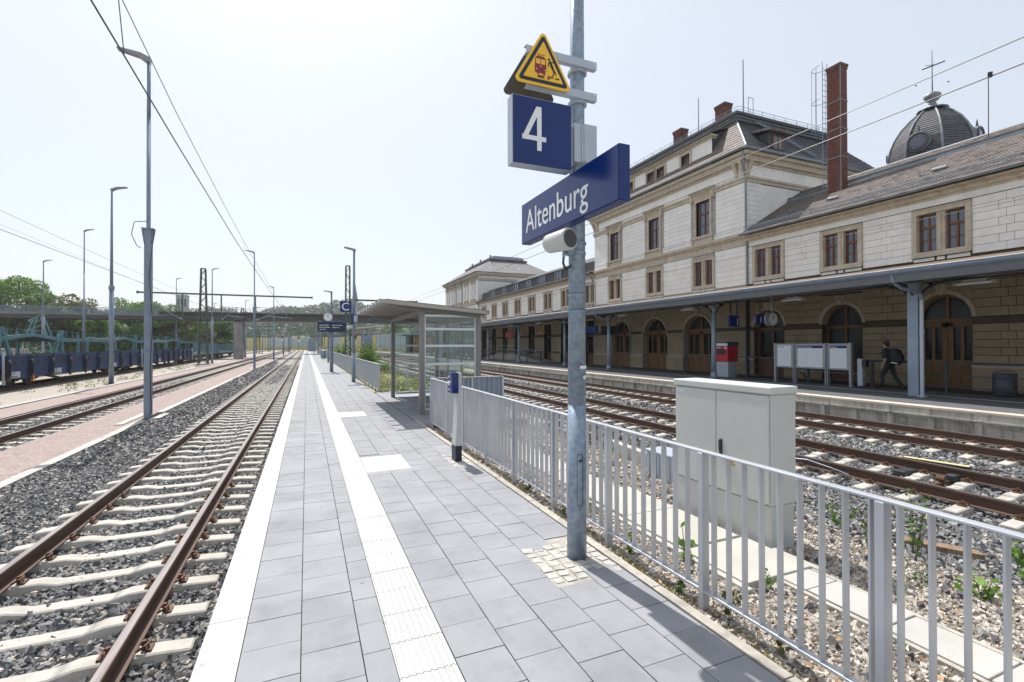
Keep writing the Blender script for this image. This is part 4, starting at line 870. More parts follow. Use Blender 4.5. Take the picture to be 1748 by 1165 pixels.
obj('pier',MB().box(-11.6,-10.3,95.2,97.8,-.98,5.75),m_pier,br,bevel=.05); obj('bearing',MB().box(-11.2,-10.6,95.6,97.2,5.75,5.96),m_dark,br)
obj('pier',MB().box(30,31.3,95.2,97.8,-.98,5.75),m_pier,br,bevel=.05); obj('pier',MB().box(-52,-50.7,95.2,97.8,-.98,5.75),m_pier,br,bevel=.05)
# noise barrier
m_np=mat('barrier_glass',(.36,.45,.46),.3,var=.2,scale=1.4); m_ny=mat('barrier_yellow',(.55,.45,.12),.6,var=.15); m_nb=mat('barrier_blue',(.10,.15,.26),.6,var=.15)
nb=thing('noise_barrier','long glazed noise barrier with yellow and blue sections closing the view beyond the tracks','noise barrier',(0,200,0))
poly=[(24,112),(16,160),(11,200),(9,232),(-2,250),(-22,262),(-60,262)]
k=0
for (xa,ya),(xb,yb) in zip(poly[:-1],poly[1:]):
    L=math.hypot(xb-xa,yb-ya); n=max(1,int(L/4)); 
    for i in range(n):
        a=Vector((xa+(xb-xa)*i/n,ya+(yb-ya)*i/n,0)); b=Vector((xa+(xb-xa)*(i+1)/n,ya+(yb-ya)*(i+1)/n,0)); k+=1
        mm=m_ny if k in (9,13,14,19,20,27,28,31,33,40,41) else (m_nb if k in (10,11,12,32) else m_np)
        zt=4.0 if ya<232 else 4.6
        obj('barrier_panel',MB().bar(a+Vector((0,0,zt/2)),b+Vector((0,0,zt/2)),.12,zt+1.2),mm,nb); obj('barrier_post',MB().bar(a+Vector((0,0,-.6)),a+Vector((0,0,zt+.7)),.22,.22),m_lamp,nb)
        pn=MB(); 
        for z in (1.0,2.2,3.4): pn.bar(a+Vector((0,-.1,z)),b+Vector((0,-.1,z)),.08,.06)
        for q in (.33,.66): p_=a.lerp(b,q); pn.bar(p_+Vector((0,-.1,-.3)),p_+Vector((0,-.1,zt)),.08,.08)
        obj('barrier_bars',pn,m_lamp,nb)
t=thing('freight_shed','low building with orange timber slats seen through the shelter','shed',(24,104,0))
m_tim=mat('orange_timber',(.55,.27,.09),.7,var=.2,scale=3)
obj('wall',MB().box(21,30,104,112,-.6,3.6),m_under,t); obj('roof',MB().box(18.5,32,102.5,113,3.6,3.95),m_lamp,t); obj('plinth',MB().box(20.8,30,103.6,104,-.6,.1),m_conc2,t)
for k in range(14): 
    if k not in (3,7,8): obj('timber_panel',MB().box(21.1+k*.62,21.6+k*.62,103.85,103.97,.2,3.4),m_tim,t)
t=thing('grey_building','grey flat-roofed building with white canopy above the noise barrier','building',(25,190,0))
obj('wall',MB().box(14,30,190,205,-.6,6.5),m_lamp,t); obj('roof',MB().prism([(12,7.0),(32,9.2),(32,9.7),(12,7.4)],1,186,206),m_conc2,t)
for k in range(6): obj('window',MB().box(15+k*2.4,16.6+k*2.4,189.9,189.99,4.2,5.8),m_black,t)
# ================================================================= vegetation
def leafmat(name,c1,c2,c3):
    m=bpy.data.materials.new(name); m.use_nodes=True; n=m.node_tree; N=n.nodes; L=n.links; b=N['Principled BSDF']; b.inputs['Roughness'].default_value=.6
    a=N.new('ShaderNodeAttribute'); a.attribute_name='tone'; cr=N.new('ShaderNodeValToRGB'); e=cr.color_ramp.elements; e[0].color=(*c1,1); e[1].color=(*c3,1); k=e.new(.5); k.color=(*c2,1)
    L.new(a.outputs['Fac'],cr.inputs['Fac']); L.new(cr.outputs[0],b.inputs['Base Color'])
    tr=N.new('ShaderNodeBsdfTranslucent'); L.new(cr.outputs[0],tr.inputs[0]); ms=N.new('ShaderNodeMixShader'); ms.inputs[0].default_value=.35
    L.new(b.outputs[0],ms.inputs[1]); L.new(tr.outputs[0],ms.inputs[2]); L.new(ms.outputs[0],N['Material Output'].inputs[0]); return m
m_leaf=[leafmat('leaf_green',(.05,.11,.025),(.10,.185,.038),(.17,.27,.055)),leafmat('leaf_olive',(.07,.09,.03),(.13,.155,.042),(.21,.20,.06)),leafmat('leaf_fresh',(.07,.15,.025),(.12,.23,.035),(.20,.33,.06))]
m_hazeleaf=leafmat('hazed_woodland_leaf',(.06,.09,.07),(.09,.125,.085),(.13,.16,.10))  # distance haze put into the leaf colour as a bluish grey-green
m_bark=mat('bark',(.12,.09,.06),.9,var=.4,scale=6)
def leaves(name,blobs,n,size,m,seed,parent=None,kind=None,up=.3):
    r=np.random.RandomState(seed); B=np.array(blobs,float); vol=(B[:,3]*B[:,4]*B[:,5])**.8; idx=r.choice(len(B),n,p=vol/vol.sum())
    d=r.normal(size=(n,3)); d/=np.linalg.norm(d,axis=1)[:,None]; rad=r.uniform(.45,1.0,n)**.55
    C=B[idx,:3]+d*rad[:,None]*B[idx,3:6]
    # clumping: pull to sub-clumps
    a=r.normal(size=(n,3)); a/=np.linalg.norm(a,axis=1)[:,None]; a=a*.8+d*.5; b=np.cross(a,r.normal(size=(n,3))); b/=np.linalg.norm(b,axis=1)[:,None]; c=np.cross(a,b); c/=np.linalg.norm(c,axis=1)[:,None]
    s=size*r.uniform(.5,1.3,n)[:,None]
    V=np.stack([C-b*s*.5,C+c*s*.32,C+b*s*.5,C-c*s*.32],1).reshape(-1,3)
    if parent: V=V-np.array(ORG[parent.name])
    me=bpy.data.meshes.new(name); me.vertices.add(len(V)); me.vertices.foreach_set('co',V.astype(np.float32).ravel())
    F=np.arange(n*4,dtype=np.int32); me.loops.add(n*4); me.loops.foreach_set('vertex_index',F); me.polygons.add(n); me.polygons.foreach_set('loop_start',np.arange(0,n*4,4,dtype=np.int32))
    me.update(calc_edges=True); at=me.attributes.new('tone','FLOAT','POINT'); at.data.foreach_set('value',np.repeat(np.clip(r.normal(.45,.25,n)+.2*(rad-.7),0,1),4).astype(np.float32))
    me.materials.append(m); o=bpy.data.objects.new(name,me); COL.objects.link(o)
    if parent: o.parent=parent
    if kind: tag(o,kind=kind)
    return o
def tree(label,x,y,h,w,mi,seed,n=9000,lsz=.40,zb=-.6,cat='tree'):
    r=random.Random(seed); t=thing('leafy_tree',label,cat,(x,y,zb)); tk=MB().tube((x,y,zb),(x+r.uniform(-.3,.3),y,zb+h*.55),h*.03,h*.017,8)
    bl=[]
    for k in range(26):
        a=r.uniform(0,2*PI); q=r.uniform(.05,1)**.6; zz=zb+h*r.uniform(.22,.95); sp=w*.5*math.sqrt(max(.12,1-((zz-zb)/h-.5)**2*3.2)); px=x+math.cos(a)*q*sp; py=y+math.sin(a)*q*sp; rr=w*r.uniform(.11,.22)
        bl.append((px,py,min(zz,zb+h-rr*.8),rr,rr,rr*.75)); tk.tube((x,y,zb+h*r.uniform(.25,.5)),(px,py,zz),h*.011,h*.004,5)
    obj('trunk',tk,m_bark,t); leaves('crown',bl,n,lsz,m_leaf[mi],seed,t); return t
TR=[(-52,112,13.5,13,0),(-45.5,108,14.3,11,2),(-40,111,11.6,9.5,1),(-37,106,10.2,8,1),(-30.5,114,11.4,10,0),(-26.5,110,10.6,8.5,2),(-22,112,9.0,8,1),(-57,104,10,9,2),(-48.5,104,8.0,8,0),(-33.8,105,7.6,7,2),(-17.5,118,7.8,8,0)]
LB=['big tree at the far left edge behind the bridge','tallest bright tree behind the bridge at left','olive tree right of the tallest one, left of the second mast','smaller tree whose crown sinks to the gap left of the second mast','dark round tree between the first and second tall masts','fresh green tree just right of the near mast behind the wagons','low olive tree left of the lattice mast','bush-like tree at the left picture edge below the bridge','shady tree below the bridge behind the first teal wagon','bright shrub-like tree below the bridge behind the trestle','green tree directly left of the bridge pier']
for i,((x,y,h,w_,mi),l) in enumerate(zip(TR,LB)): tree(l,x,y,h,w_,mi,100+i)
tree('bright green round tree above the noise barrier behind the shelter',23.5,140,9.0,7,2,201,4200,.5)
# lower understorey along the yard
bl=[]
for k in range(90):
    x=-75+k*.63+rnd.uniform(-1,1); bl.append((x,rnd.uniform(112,122),rnd.uniform(.2,3.6),rnd.uniform(1.4,2.6),1.6,rnd.uniform(1.0,2.2)))
leaves('bush_belt',bl,26000,.45,m_leaf[0],301,kind='stuff')
bl=[]
for k in range(60):
    bl.append((-75+k*.95,rnd.uniform(123,128),rnd.uniform(1.5,4.5),2.6,2,2.4))
leaves('bush_belt',bl,14000,.6,m_leaf[1],302,kind='stuff')
# wooded hill
hx=np.linspace(-420,420,43); hy=np.linspace(285,900,22)
def hz(x,y):
    b=1/(1+math.exp(-(y-400)/70)); r_=33+8*math.sin(x*.012+1)+4*math.sin(x*.041)+2.5*math.sin(x*.11+y*.02); return -.9+b*r_*(1 if x>-150 else 1)
m_=MB()
for j in hy:
    for i in hx: m_.v.append((i,j,hz(i,j)))
for j in range(len(hy)-1):
    for i in range(len(hx)-1): a=j*len(hx)+i; m_.f.append((a,a+1,a+1+len(hx),a+len(hx)))
struct('wooded_hill',m_,mat('hill_ground',(.10,.13,.06),.95,var=.3,scale=.02))
bl=[]
r=random.Random(9)
for k in range(1100):
    y=r.uniform(275,560); x=r.uniform(-330,260)*(y/400); s=r.uniform(3.5,7.5); bl.append((x,y,hz(x,y)+s*.55,s,s,s*.8))
leaves('hillside_woodland',bl,90000,2.6,m_hazeleaf,310,kind='stuff')
# shrubs and weeds on this side
def weed(label,x,y,z,h,w_,n,lsz,mi,seed,cat='weed'):
    t=thing('weed_plant',label,cat,(x,y,z)); r=random.Random(seed); st=MB(); bl=[]
    for k in range(max(4,int(n/14))):
        dx=r.uniform(-w_,w_)*.5; dy=r.uniform(-w_,w_)*.5; hh=h*r.uniform(.5,1); st.tube((x+dx*.3,y+dy*.3,z),(x+dx,y+dy,z+hh),lsz*.06,lsz*.03,4)
        for q in (.3,.55,.8,1): bl.append((x+dx*(.3+.7*q),y+dy*(.3+.7*q),z+hh*q,lsz*.7,lsz*.7,lsz*.4))
    obj('stems',st,m_leaf[1],t); leaves('foliage',bl,n,lsz,m_leaf[mi],seed,t); return t
weed('bright green bush growing behind the far railing left of the shelter',4.0,36,-.1,2.0,1.2,900,.16,2,401,'bush')
weed('low green scrub behind the far railing, left of the bright bush',4.3,31,-.1,.75,1.6,700,.14,2,402,'bush')
weed('low yellow-green scrub right of the bright bush',4.6,43,-.1,.9,3.0,900,.16,2,403,'bush')
weed('green shrub behind the railing near the departure display',4.2,62,-.1,2.0,2.0,500,.22,2,404,'bush')
WD=[(2.47,2.30,-.07,.22,.10,90,.035,1,'feathery weed at the foot of the railing, right of the sign post'),(2.36,2.63,-.04,.10,.10,50,.03,0,'small weed tuft at the kerb below the railing'),(2.5,3.35,-.07,.22,.08,26,.06,2,'broad green weed just behind the sign post'),(2.86,3.08,-.09,.30,.10,26,.075,2,'broad-leaved green weed beside the cream slabs behind the railing'),(4.45,2.62,-.12,.42,.30,190,.03,1,'tall thin reddish weeds right of the cabinet'),(4.75,2.45,-.14,.55,.25,220,.035,0,'tall feathery green weeds between cabinet and ballast'),(4.35,1.82,-.1,.14,.32,34,.07,2,'low bramble with bright leaves on the pale stones'),(4.62,1.55,-.1,.15,.38,44,.07,2,'bramble trailing toward the lower right on the pale stones'),(5.0,1.82,-.15,.40,.25,40,.09,2,'leafy green plant by the dark ballast at the right edge'),(2.62,1.45,-.09,.16,.1,40,.03,2,'little grass tuft in the pale stones behind the railing'),(3.05,2.48,-.07,.10,.14,36,.03,2,'flat green weed at the corner of the cream slabs'),(2.40,5.2,-.05,.12,.10,60,.03,1,'weed tuft under the railing midway to the call post'),(2.42,4.3,-.05,.10,.1,50,.03,0,'dry weed tuft under the railing left of the sign post'),(2.42,1.9,-.05,.10,.12,50,.03,1,'dry grass tuft under the railing at lower right'),(4.5,7.3,-.15,.4,.4,200,.05,1,'weeds by the ballast slope left of the cabinet'),(4.3,6.2,-.12,.5,.3,160,.05,0,'green weeds beside the low concrete kerb'),(3.9,1.3,-.1,.12,.25,60,.035,1,'dry weed patch on the pale stones at the lower right edge'),(4.2,2.1,-.11,.2,.2,60,.03,0,'small weeds between the duct slabs and the wooden board'),(2.45,.95,-.07,.16,.1,60,.03,2,'grass tuft at the railing foot in the lower right corner'),(2.75,4.4,-.08,.14,.2,50,.04,0,'low weeds behind the railing left of the sign post'),(4.9,3.2,-.2,.3,.25,110,.04,2,'weeds at the ballast foot right behind the cabinet')]
for i,a in enumerate(WD): weed(a[8],*a[:8],500+i)
tag(leaves('dry_grass_strip',[(2.32+rnd.uniform(-.03,.05),rnd.uniform(.8,9.8),-.045,.05,.2,.02) for k in range(60)],5200,.022,leafmat('dry_leaf',(.16,.13,.06),(.28,.22,.10),(.16,.22,.05)),601),kind='stuff')
tag(leaves('verge_grass',[(rnd.uniform(2.7,5),rnd.uniform(18,75),-.02,.5,1.2,.22) for k in range(120)],16000,.14,leafmat('verge_leaf',(.16,.17,.05),(.24,.27,.08),(.40,.33,.14)),602),kind='stuff')
tag(leaves('yard_weeds',[(rnd.uniform(-13.2,-11),rnd.uniform(22,75),-.62,.25,.4,.12) for k in range(60)],3000,.07,m_leaf[1],603),kind='stuff')
tag(leaves('barrier_grass',[(8+rnd.uniform(-3,2)+(i/80)*14,226-(i/80)*110+rnd.uniform(-4,0),.0,1.5,3,.8) for i in range(80)]+[(rnd.uniform(-60,6),rnd.uniform(236,248),.1,2,3,.9) for i in range(60)],16000,.5,leafmat('barrier_leaf',(.14,.17,.06),(.24,.24,.09),(.34,.29,.12)),604),kind='stuff')

t=thing('tower_block','dark grey tower block above the bridge, far away left of centre','building',(-55,300,0)); obj('wall',MB().box(-62.5,-58.0,300,306,0,27.5),m_lampd,t); obj('roof',MB().box(-62.7,-57.8,299.8,306.2,27.5,28.2),m_lamp,t)
for k in range(3): obj('window',MB().box(-62+k*1.5,-61.2+k*1.5,299.9,299.99,22,26),m_black,t)
m_slated_f=mat('spire_slate',(.12,.15,.16),.7,var=.1)
t=thing('church_spire','faint church spire on the horizon left of the C sign','church',(36,400,0)); obj('tower',MB().box(33.6,37.2,400,404,0,38),m_lampd,t); obj('spire',MB().tube((35.4,402,38),(35.4,402,52),2.2,.05,8),m_slated_f,t)
# ================================================================= platform 1
p1=struct('station_platform',MB().box(15.42,22.2,-12,150,-.98,-.004),m_asph); p1['label']='dark asphalt platform along the station building'
W0=15.10
obj('platform_core',MB().box(15.3,15.42,-12,150,-.98,-.01),m_conc,p1)
m_cop=mat('coping_stone',(.60,.52,.43),.85,var=.15,scale=2,fine=.1,bscale=60)
k=None
for i in range(-4,62):
    y=10.30-.97*13+.97*(i+4)
    if k is None: k=obj('coping_slab',MB().box(0,.40,.004,.966,-.055,.0),m_cop,p1,bevel=.006); k.location=(W0,y,0); kp=obj('wall_panel',MB().box(0,.10,.004,.966,-.21,-.056).box(-.05,.12,.004,.966,-.255,-.212).box(.10,.14,.004,.966,-.9,-.256).box(.0,.10,.0,.07,-.9,-.256).box(.0,.10,.90,.97,-.9,-.256).box(.02,.10,.07,.90,-.30,-.256).prism([(.10,-.256),(.02,-.256),(.10,-.40)],1,.07,.9),m_conc,p1); kp.location=(W0+.02,y,0)
    else: share('coping_slab',k,(W0,y,0),p1); share('wall_panel',kp,(W0+.02,y,0),p1)
obj('coping_run',MB().box(W0,W0+.4,y+1,150,-.055,0).box(W0+.03,W0+.12,y+1,150,-.9,-.06),m_conc,p1)['kind']='stuff'
obj('white_line',MB().box(18.42,18.56,-12,120,-.004,.0005),m_white,p1)
obj('paving_strip',MB().box(19.85,21.75,-12,120,-.004,.012),mat('dark_paving',(.075,.062,.055),.85,var=.2,scale=4),p1)
# ================================================================= station building
m_pl=mat('white_facade_block',(.80,.79,.76),.8,var=.08,scale=1.5,fine=.03,bscale=30,streak=(.52,.48,.42,.16))
m_wall=mat('wall_joint',(.38,.36,.33),.9,var=.15,scale=3)
m_sand=mat('sandstone_block',(.36,.29,.195),.85,var=.14,scale=2,fine=.06,bscale=40,bump=.2)
m_sandj=mat('sandstone_joint',(.07,.05,.03),.9,var=.2)
m_trim=mat('sandstone_trim',(.52,.455,.36),.8,var=.15,scale=3,fine=.08,bscale=40,streak=(.22,.19,.15,.45))
m_trimd=mat('dark_trim_band',(.10,.075,.045),.85,var=.2)
m_frame=mat('window_frame_brown',(.16,.055,.025),.5,var=.12)
m_door=mat('oak_door',(.20,.10,.035),.55,var=.25,scale=3,stretch=(4,4,.6))
m_wg=mat('window_glass',(.075,.09,.13),.06,var=.1,scale=.7,spec=.9); m_wgd=mat('dim_door_glass',(.012,.014,.016),.18,var=.3,scale=1.2,spec=.25); m_curt=mat('curtain',(.28,.30,.38),.7,var=.2,scale=1.2)
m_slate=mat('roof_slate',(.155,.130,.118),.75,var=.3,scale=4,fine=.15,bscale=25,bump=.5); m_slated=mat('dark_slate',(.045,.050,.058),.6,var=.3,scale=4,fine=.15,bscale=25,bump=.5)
m_zinc=mat('zinc_sheet',(.20,.225,.25),.5,.35,var=.15,scale=2); m_brick=mat('brick_red',(.15,.052,.038),.85,var=.45,scale=9,fine=.15,bscale=60,streak=(.08,.05,.045,.4)); m_mortar=mat('brick_mortar',(.19,.15,.13),.9,var=.15)
WX=21.8; XB=33.0
st=thing('station_building','long cream station building with tall hipped central pavilion, brown windows and slate roofs','station building',(WX,20,0))
def wallgrid(m,y0,y1,z0,z1,ops,x0=WX,th=.45):
    ys=sorted({y0,y1,*[o[0] for o in ops],*[o[1] for o in ops]}); zs=sorted({z0,z1,*[o[2] for o in ops],*[o[3] for o in ops]})
    for a,b in zip(ys[:-1],ys[1:]):
        run=None
        for c,d in zip(zs[:-1],zs[1:]):
            inside=any(o[0]-1e-6<=a and b<=o[1]+1e-6 and o[2]-1e-6<=c and d<=o[3]+1e-6 for o in ops)
            if inside:
                if run: m.box(x0,x0+th,a,b,run[0],run[1]); run=None
            else: run=(run[0],d) if run else (c,d)
        if run: m.box(x0,x0+th,a,b,run[0],run[1])
    return m
blocks=[0]; restb={}
def block(ya,yb,za,zb,mt,prio=True,x=WX,name='stone_block'):
    if yb-ya<.05: return
    j=.012 if mt is m_sand else .0065
    if prio and blocks[0]<292:
        blocks[0]+=1; obj(name,MB().box(x-.022,x+.01,ya+j,yb-j,za+j,zb-j),mt,st)
    else: restb.setdefault(mt.name,MB()).box(x-.022,x+.01,ya+j,yb-j,za+j,zb-j)
def courses(y0,y1,z0,z1,n,mt,avoid,prio,joints=True,x=WX):
    hgt=(z1-z0)/n
    for i in range(n):
        za=z0+i*hgt; zb=za+hgt
        segs=[(y0,y1)]
        for (a,b,c,d) in avoid:
            if c<zb-.05 and d>za+.05:
                ns=[]
                for (p,q) in segs:
                    if b<=p or a>=q: ns.append((p,q))
                    else:
                        if a>p: ns.append((p,a))
                        if b<q: ns.append((b,q))
                segs=ns
        for (p,q) in segs:
            if joints and q-p>1.2:
                mid=(p+q)/2
                if i%2: cuts=[p,mid-.2,mid+.2,q]
                else: cuts=[p,mid,q]
                for a,b in zip(cuts[:-1],cuts[1:]): block(a,b,za,zb,mt,prio)
            else: block(p,q,za,zb,mt,prio)
wins=0
def casement(par,ya,yb,za,zb,x,mull=2,trans=.62,curtain=.0):
    f=.055
    m=MB().box(x,x+.07,ya,ya+f,za,zb).box(x,x+.07,yb-f,yb,za,zb).box(x,x+.07,ya+f,yb-f,za,za+f).box(x,x+.07,ya+f,yb-f,zb-f,zb)
    zt=za+(zb-za)*trans; m.box(x-.02,x+.07,ya+f,yb-f,zt,zt+.09)
    ym=(ya+yb)/2; m.box(x-.01,x+.06,ym-.035,ym+.035,za+f,zt).box(x,x+.06,ym-.02,ym+.02,zt+.09,zb-f)
    zb2=za+(zt-za)*.5; m.box(x+.01,x+.05,ya+f,ym-.035,zb2-.015,zb2+.015).box(x+.01,x+.05,ym+.035,yb-f,zb2-.015,zb2+.015)
    obj('sash',m,m_frame,par); obj('pane',MB().box(x+.04,x+.045,ya+f*.5,yb-f*.5,za+f*.5,zb-f*.5),m_wg,par)
def twin_window(yc,z0=5.0,z1=6.8,w=1.84,x=WX,lab=None):
    ya,yb=yc-w/2,yc+w/2; fr=.17; m=MB()
    X0,X1=x-.09,x+.22
    m.box(X0,X1,ya,ya+fr,z0,z1).box(X0,X1,yb-fr,yb,z0,z1).box(X0,X1,ya+fr,yb-fr,z1-.19,z1).box(X0,X1,ya+fr,yb-fr,z0,z0+.16)
    m.box(X0+.05,X1,yc-.13,yc+.13,z0+.16,z1-.19)
    m.box(X0-.03,X0,ya,yb,z0-.05,z0+.05).box(X0-.025,X0,ya,yb,z1-.05,z1)
    w_=obj('window',m,m_trim,st)
    sc2=MB(); sc2.lathe((X0+.04,yc,z0+.16),[(.05,0),(.06,.1),(.045,.15),(.045,z1-z0-.6),(.085,z1-z0-.5),(.06,z1-z0-.42)],8); obj('window_column',sc2,m_trim,w_)
    for a,b in ((ya+fr,yc-.13),(yc+.13,yb-fr)): casement(w_,a,b,z0+.16,z1-.19,x+.12)
    obj('apron_panel',MB().box(x-.05,x+.0,ya+.05,yc-.2,z0-.20,z0-.08).box(x-.05,x,yc-.12,yc+.12,z0-.20,z0-.08).box(x-.05,x,yc+.2,yb-.05,z0-.20,z0-.08),m_pl,w_)
    return (ya,yb,z0,z1)
def single_window(yc,z0,z1,w,x=WX,ornate=False):
    ya,yb=yc-w/2,yc+w/2; m=MB(); fr=.14; X0,X1=x-.08,x+.22
    m.box(X0,X1,ya-fr,ya,z0-.02,z1+.02).box(X0,X1,yb,yb+fr,z0-.02,z1+.02).box(X0,X1,ya-fr,yb+fr,z1+.02,z1+.20)
    if ornate:
        m.box(X0-.04,x,ya-.3,ya-fr,z0+.3,z1-.1).box(X0-.04,x,yb+fr,yb+.3,z0+.3,z1-.1) if False else None
        m.box(X0-.02,x,ya-.30,yb+.30,z1+.20,z1+.52).box(X0-.14,x,ya-.40,yb+.40,z1+.52,z1+.60).box(X0-.20,x,ya-.45,yb+.45,z1+.60,z1+.68)
        m.box(X0-.12,x,ya-.36,ya-.2,z1+.05,z1+.5).box(X0-.12,x,yb+.2,yb+.36,z1+.05,z1+.5)
        m.box(X0-.12,x,ya-.34,yb+.34,z0-.14,z0-.02).box(X0-.03,x,ya-.22,yb+.22,z0-.50,z0-.14).box(X0-.10,x,ya-.3,ya-.16,z0-.45,z0-.14).box(X0-.10,x,yb+.16,yb+.3,z0-.45,z0-.14)
    else: m.box(X0-.03,X1,ya-fr,yb+fr,z0-.10,z0-.02)
    w_=obj('window',m,m_trim,st)
    if ornate:
        o=MB()
        for k in range(-2,3): o.lathe((X0-.02,yc+k*.2,z1+.36),[(.01,-.08),(.07,-.04),(.08,.03),(.02,.10)],7)
        obj('carved_ornament',o,m_trim,w_)
    casement(w_,ya,yb,z0-.02,z1+.02,x+.12,trans=.64); return (ya-fr,yb+fr,z0-.14,z1+.2)
def arch(yc,w,ztop,door=True,x=WX,z0=0.0):
    """arched opening, returns its rectangle and builds surround, leaf, glass"""
    r=w/2; zs=ztop-r; ya,yb=yc-r,yc+r; n=14
    pts=[(yc+r*math.cos(PI*k/n),zs+r*math.sin(PI*k/n)) for k in range(n+1)]
    sp=MB()
    T=ztop+.42
    for (p,q) in zip(pts[:-1],pts[1:]):      # spandrel
        sp.add([(x,p[0],p[1]),(x,q[0],q[1]),(x,q[0],T),(x,p[0],T),(x+.45,p[0],p[1]),(x+.45,q[0],q[1]),(x+.45,q[0],T),(x+.45,p[0],T)],[(0,1,2,3),(0,4,5,1),(3,2,6,7)])
    an=obj('door' if door else 'window',sp,m_sand,st)
    ar=MB()
    for k in range(n):
        a0=PI*k/n;a1=PI*(k+1)/n
        P=[(yc+rr*math.cos(a),zs+rr*math.sin(a)) for a in (a0,a1) for rr in (r,r+.14)]
        ar.add([(x-.06,*P[0]),(x-.06,*P[1]),(x-.06,*P[3]),(x-.06,*P[2]),(x+.0,*P[0]),(x+.0,*P[1]),(x+.0,*P[3]),(x+.0,*P[2])],[(0,1,2,3),(0,3,7,4),(1,5,6,2)])
    obj('arch_moulding',ar,m_trim,an); obj('keystone',MB().prism([(yc-.10,ztop-.04),(yc+.10,ztop-.04),(yc+.17,ztop+.36),(yc-.17,ztop+.36)],0,x-.17,x).lathe((x-.15,yc,ztop+.16),[(.03,-.12),(.10,-.04),(.10,.05),(.03,.13)],8),m_trim,an)
    xg=x+.32
    fl=MB(); fl.box(xg+.06,xg+.09,ya,yb,z0,zs); fl.add([(xg+.06,yc,zs)]+[(xg+.06,a,b) for a,b in pts],[(0,k+1,k+2) for k in range(n)]); obj('pane',fl,m_wgd,an)
    wd=MB(); zt=2.45
    if door:
        for a,b in ((ya,yc-.01),(yc+.01,yb)):
            wd.box(xg-.02,xg+.05,a,b,z0,1.05).box(xg-.02,xg+.05,a,a+.16,1.05,zt).box(xg-.02,xg+.05,b-.16,b,1.05,zt).box(xg-.02,xg+.05,a,b,zt-.16,zt).box(xg-.02,xg+.05,(a+b)/2-.05,(a+b)/2+.05,1.05,zt-.16)
            for (c,d) in ((.12,.48),(.56,.95)):
                for (e_,f_) in ((a+.10,(a+b)/2-.06),((a+b)/2+.06,b-.10)): wd.box(xg-.045,xg-.02,e_,f_,c,d)
    else:
        zt=2.35
        wd.box(xg-.02,xg+.05,ya,yb,z0,.95)
        for q in (ya,yc-.05,yb-.1): wd.box(xg-.02,xg+.05,q,q+.10,.95,zt)
    wd.box(xg-.05,xg+.06,ya,yb,zt,zt+.14).box(xg-.02,xg+.05,yc-.05,yc+.05,zt+.14,ztop-.02)
    for k in range(n):
        a0=PI*k/n;a1=PI*(k+1)/n; P=[(yc+rr*math.cos(a),zs+rr*math.sin(a)) for a in (a0,a1) for rr in (r-.1,r)]
        wd.add([(xg,*P[0]),(xg,*P[1]),(xg,*P[3]),(xg,*P[2])],[(0,1,2,3)])
    obj('timber_leaf',wd,m_door if door else m_frame,an)
    return (ya,yb,z0,ztop+.42,zs)
ZB=4.80
# --- right wing, Y -6 .. 18.95
RY0,RY1=-6.0,18.95
ow=[twin_window(y) for y in (17.6,13.95,10.28,6.6)]
oa=[arch(17.6,1.75,3.42,False),arch(13.95,1.75,3.42,False),arch(10.25,1.75,3.5,True),arch(6.58,1.75,3.5,True)]
ga=[a[:4] for a in oa]
obj('wall',wallgrid(MB(),RY0,RY1,0,7.5,ow+ga),m_sandj,st)
courses(RY0+8,RY1,.98,2.36,5,m_sand,ga,True); courses(RY0+8,RY1,2.62,4.55,6,m_sand,ga,True)
courses(RY0+8,RY1,4.86,6.84,7,m_pl,[(a,b,c-.2,d) for a,b,c,d in ow],True)
def hband(y0,y1,z0,z1,pr,mt,avoid,name='string_course'):
    segs=[(y0,y1)]
    for (a,b,c,d) in avoid:
        if c<z1 and d>z0:
            ns=[]
            for p,q in segs:
                if b<=p or a>=q: ns.append((p,q))
                else:
                    if a>p: ns.append((p,a))
                    if b<q: ns.append((b,q))
            segs=ns
    for p,q in segs: o=obj(name,MB().box(WX-pr,WX+.05,p,q,z0,z1),mt,st)
    return o
hband(RY0,RY1,2.38,2.58,.06,m_trimd,ga); hband(RY0,RY1,0,.82,.07,m_sandd if 'm_sandd' in globals() else m_sand,ga,'plinth'); hband(RY0,RY1,.82,.90,.10,m_trim,ga)
hband(RY0,RY1,6.86,7.10,.04,m_pl,[]); hband(RY0,RY1,7.10,7.18,.09,m_trim,[]); hband(RY0,RY1,7.18,7.34,.16,m_trim,[],'cornice'); hband(RY0,RY1,7.34,7.42,.34,m_trim,[],'cornice')
obj('wall',MB().box(WX+.45,XB,RY0,RY0+.3,0,7.5).box(XB-.3,XB,RY0,62,0,7.5),m_pl,st)
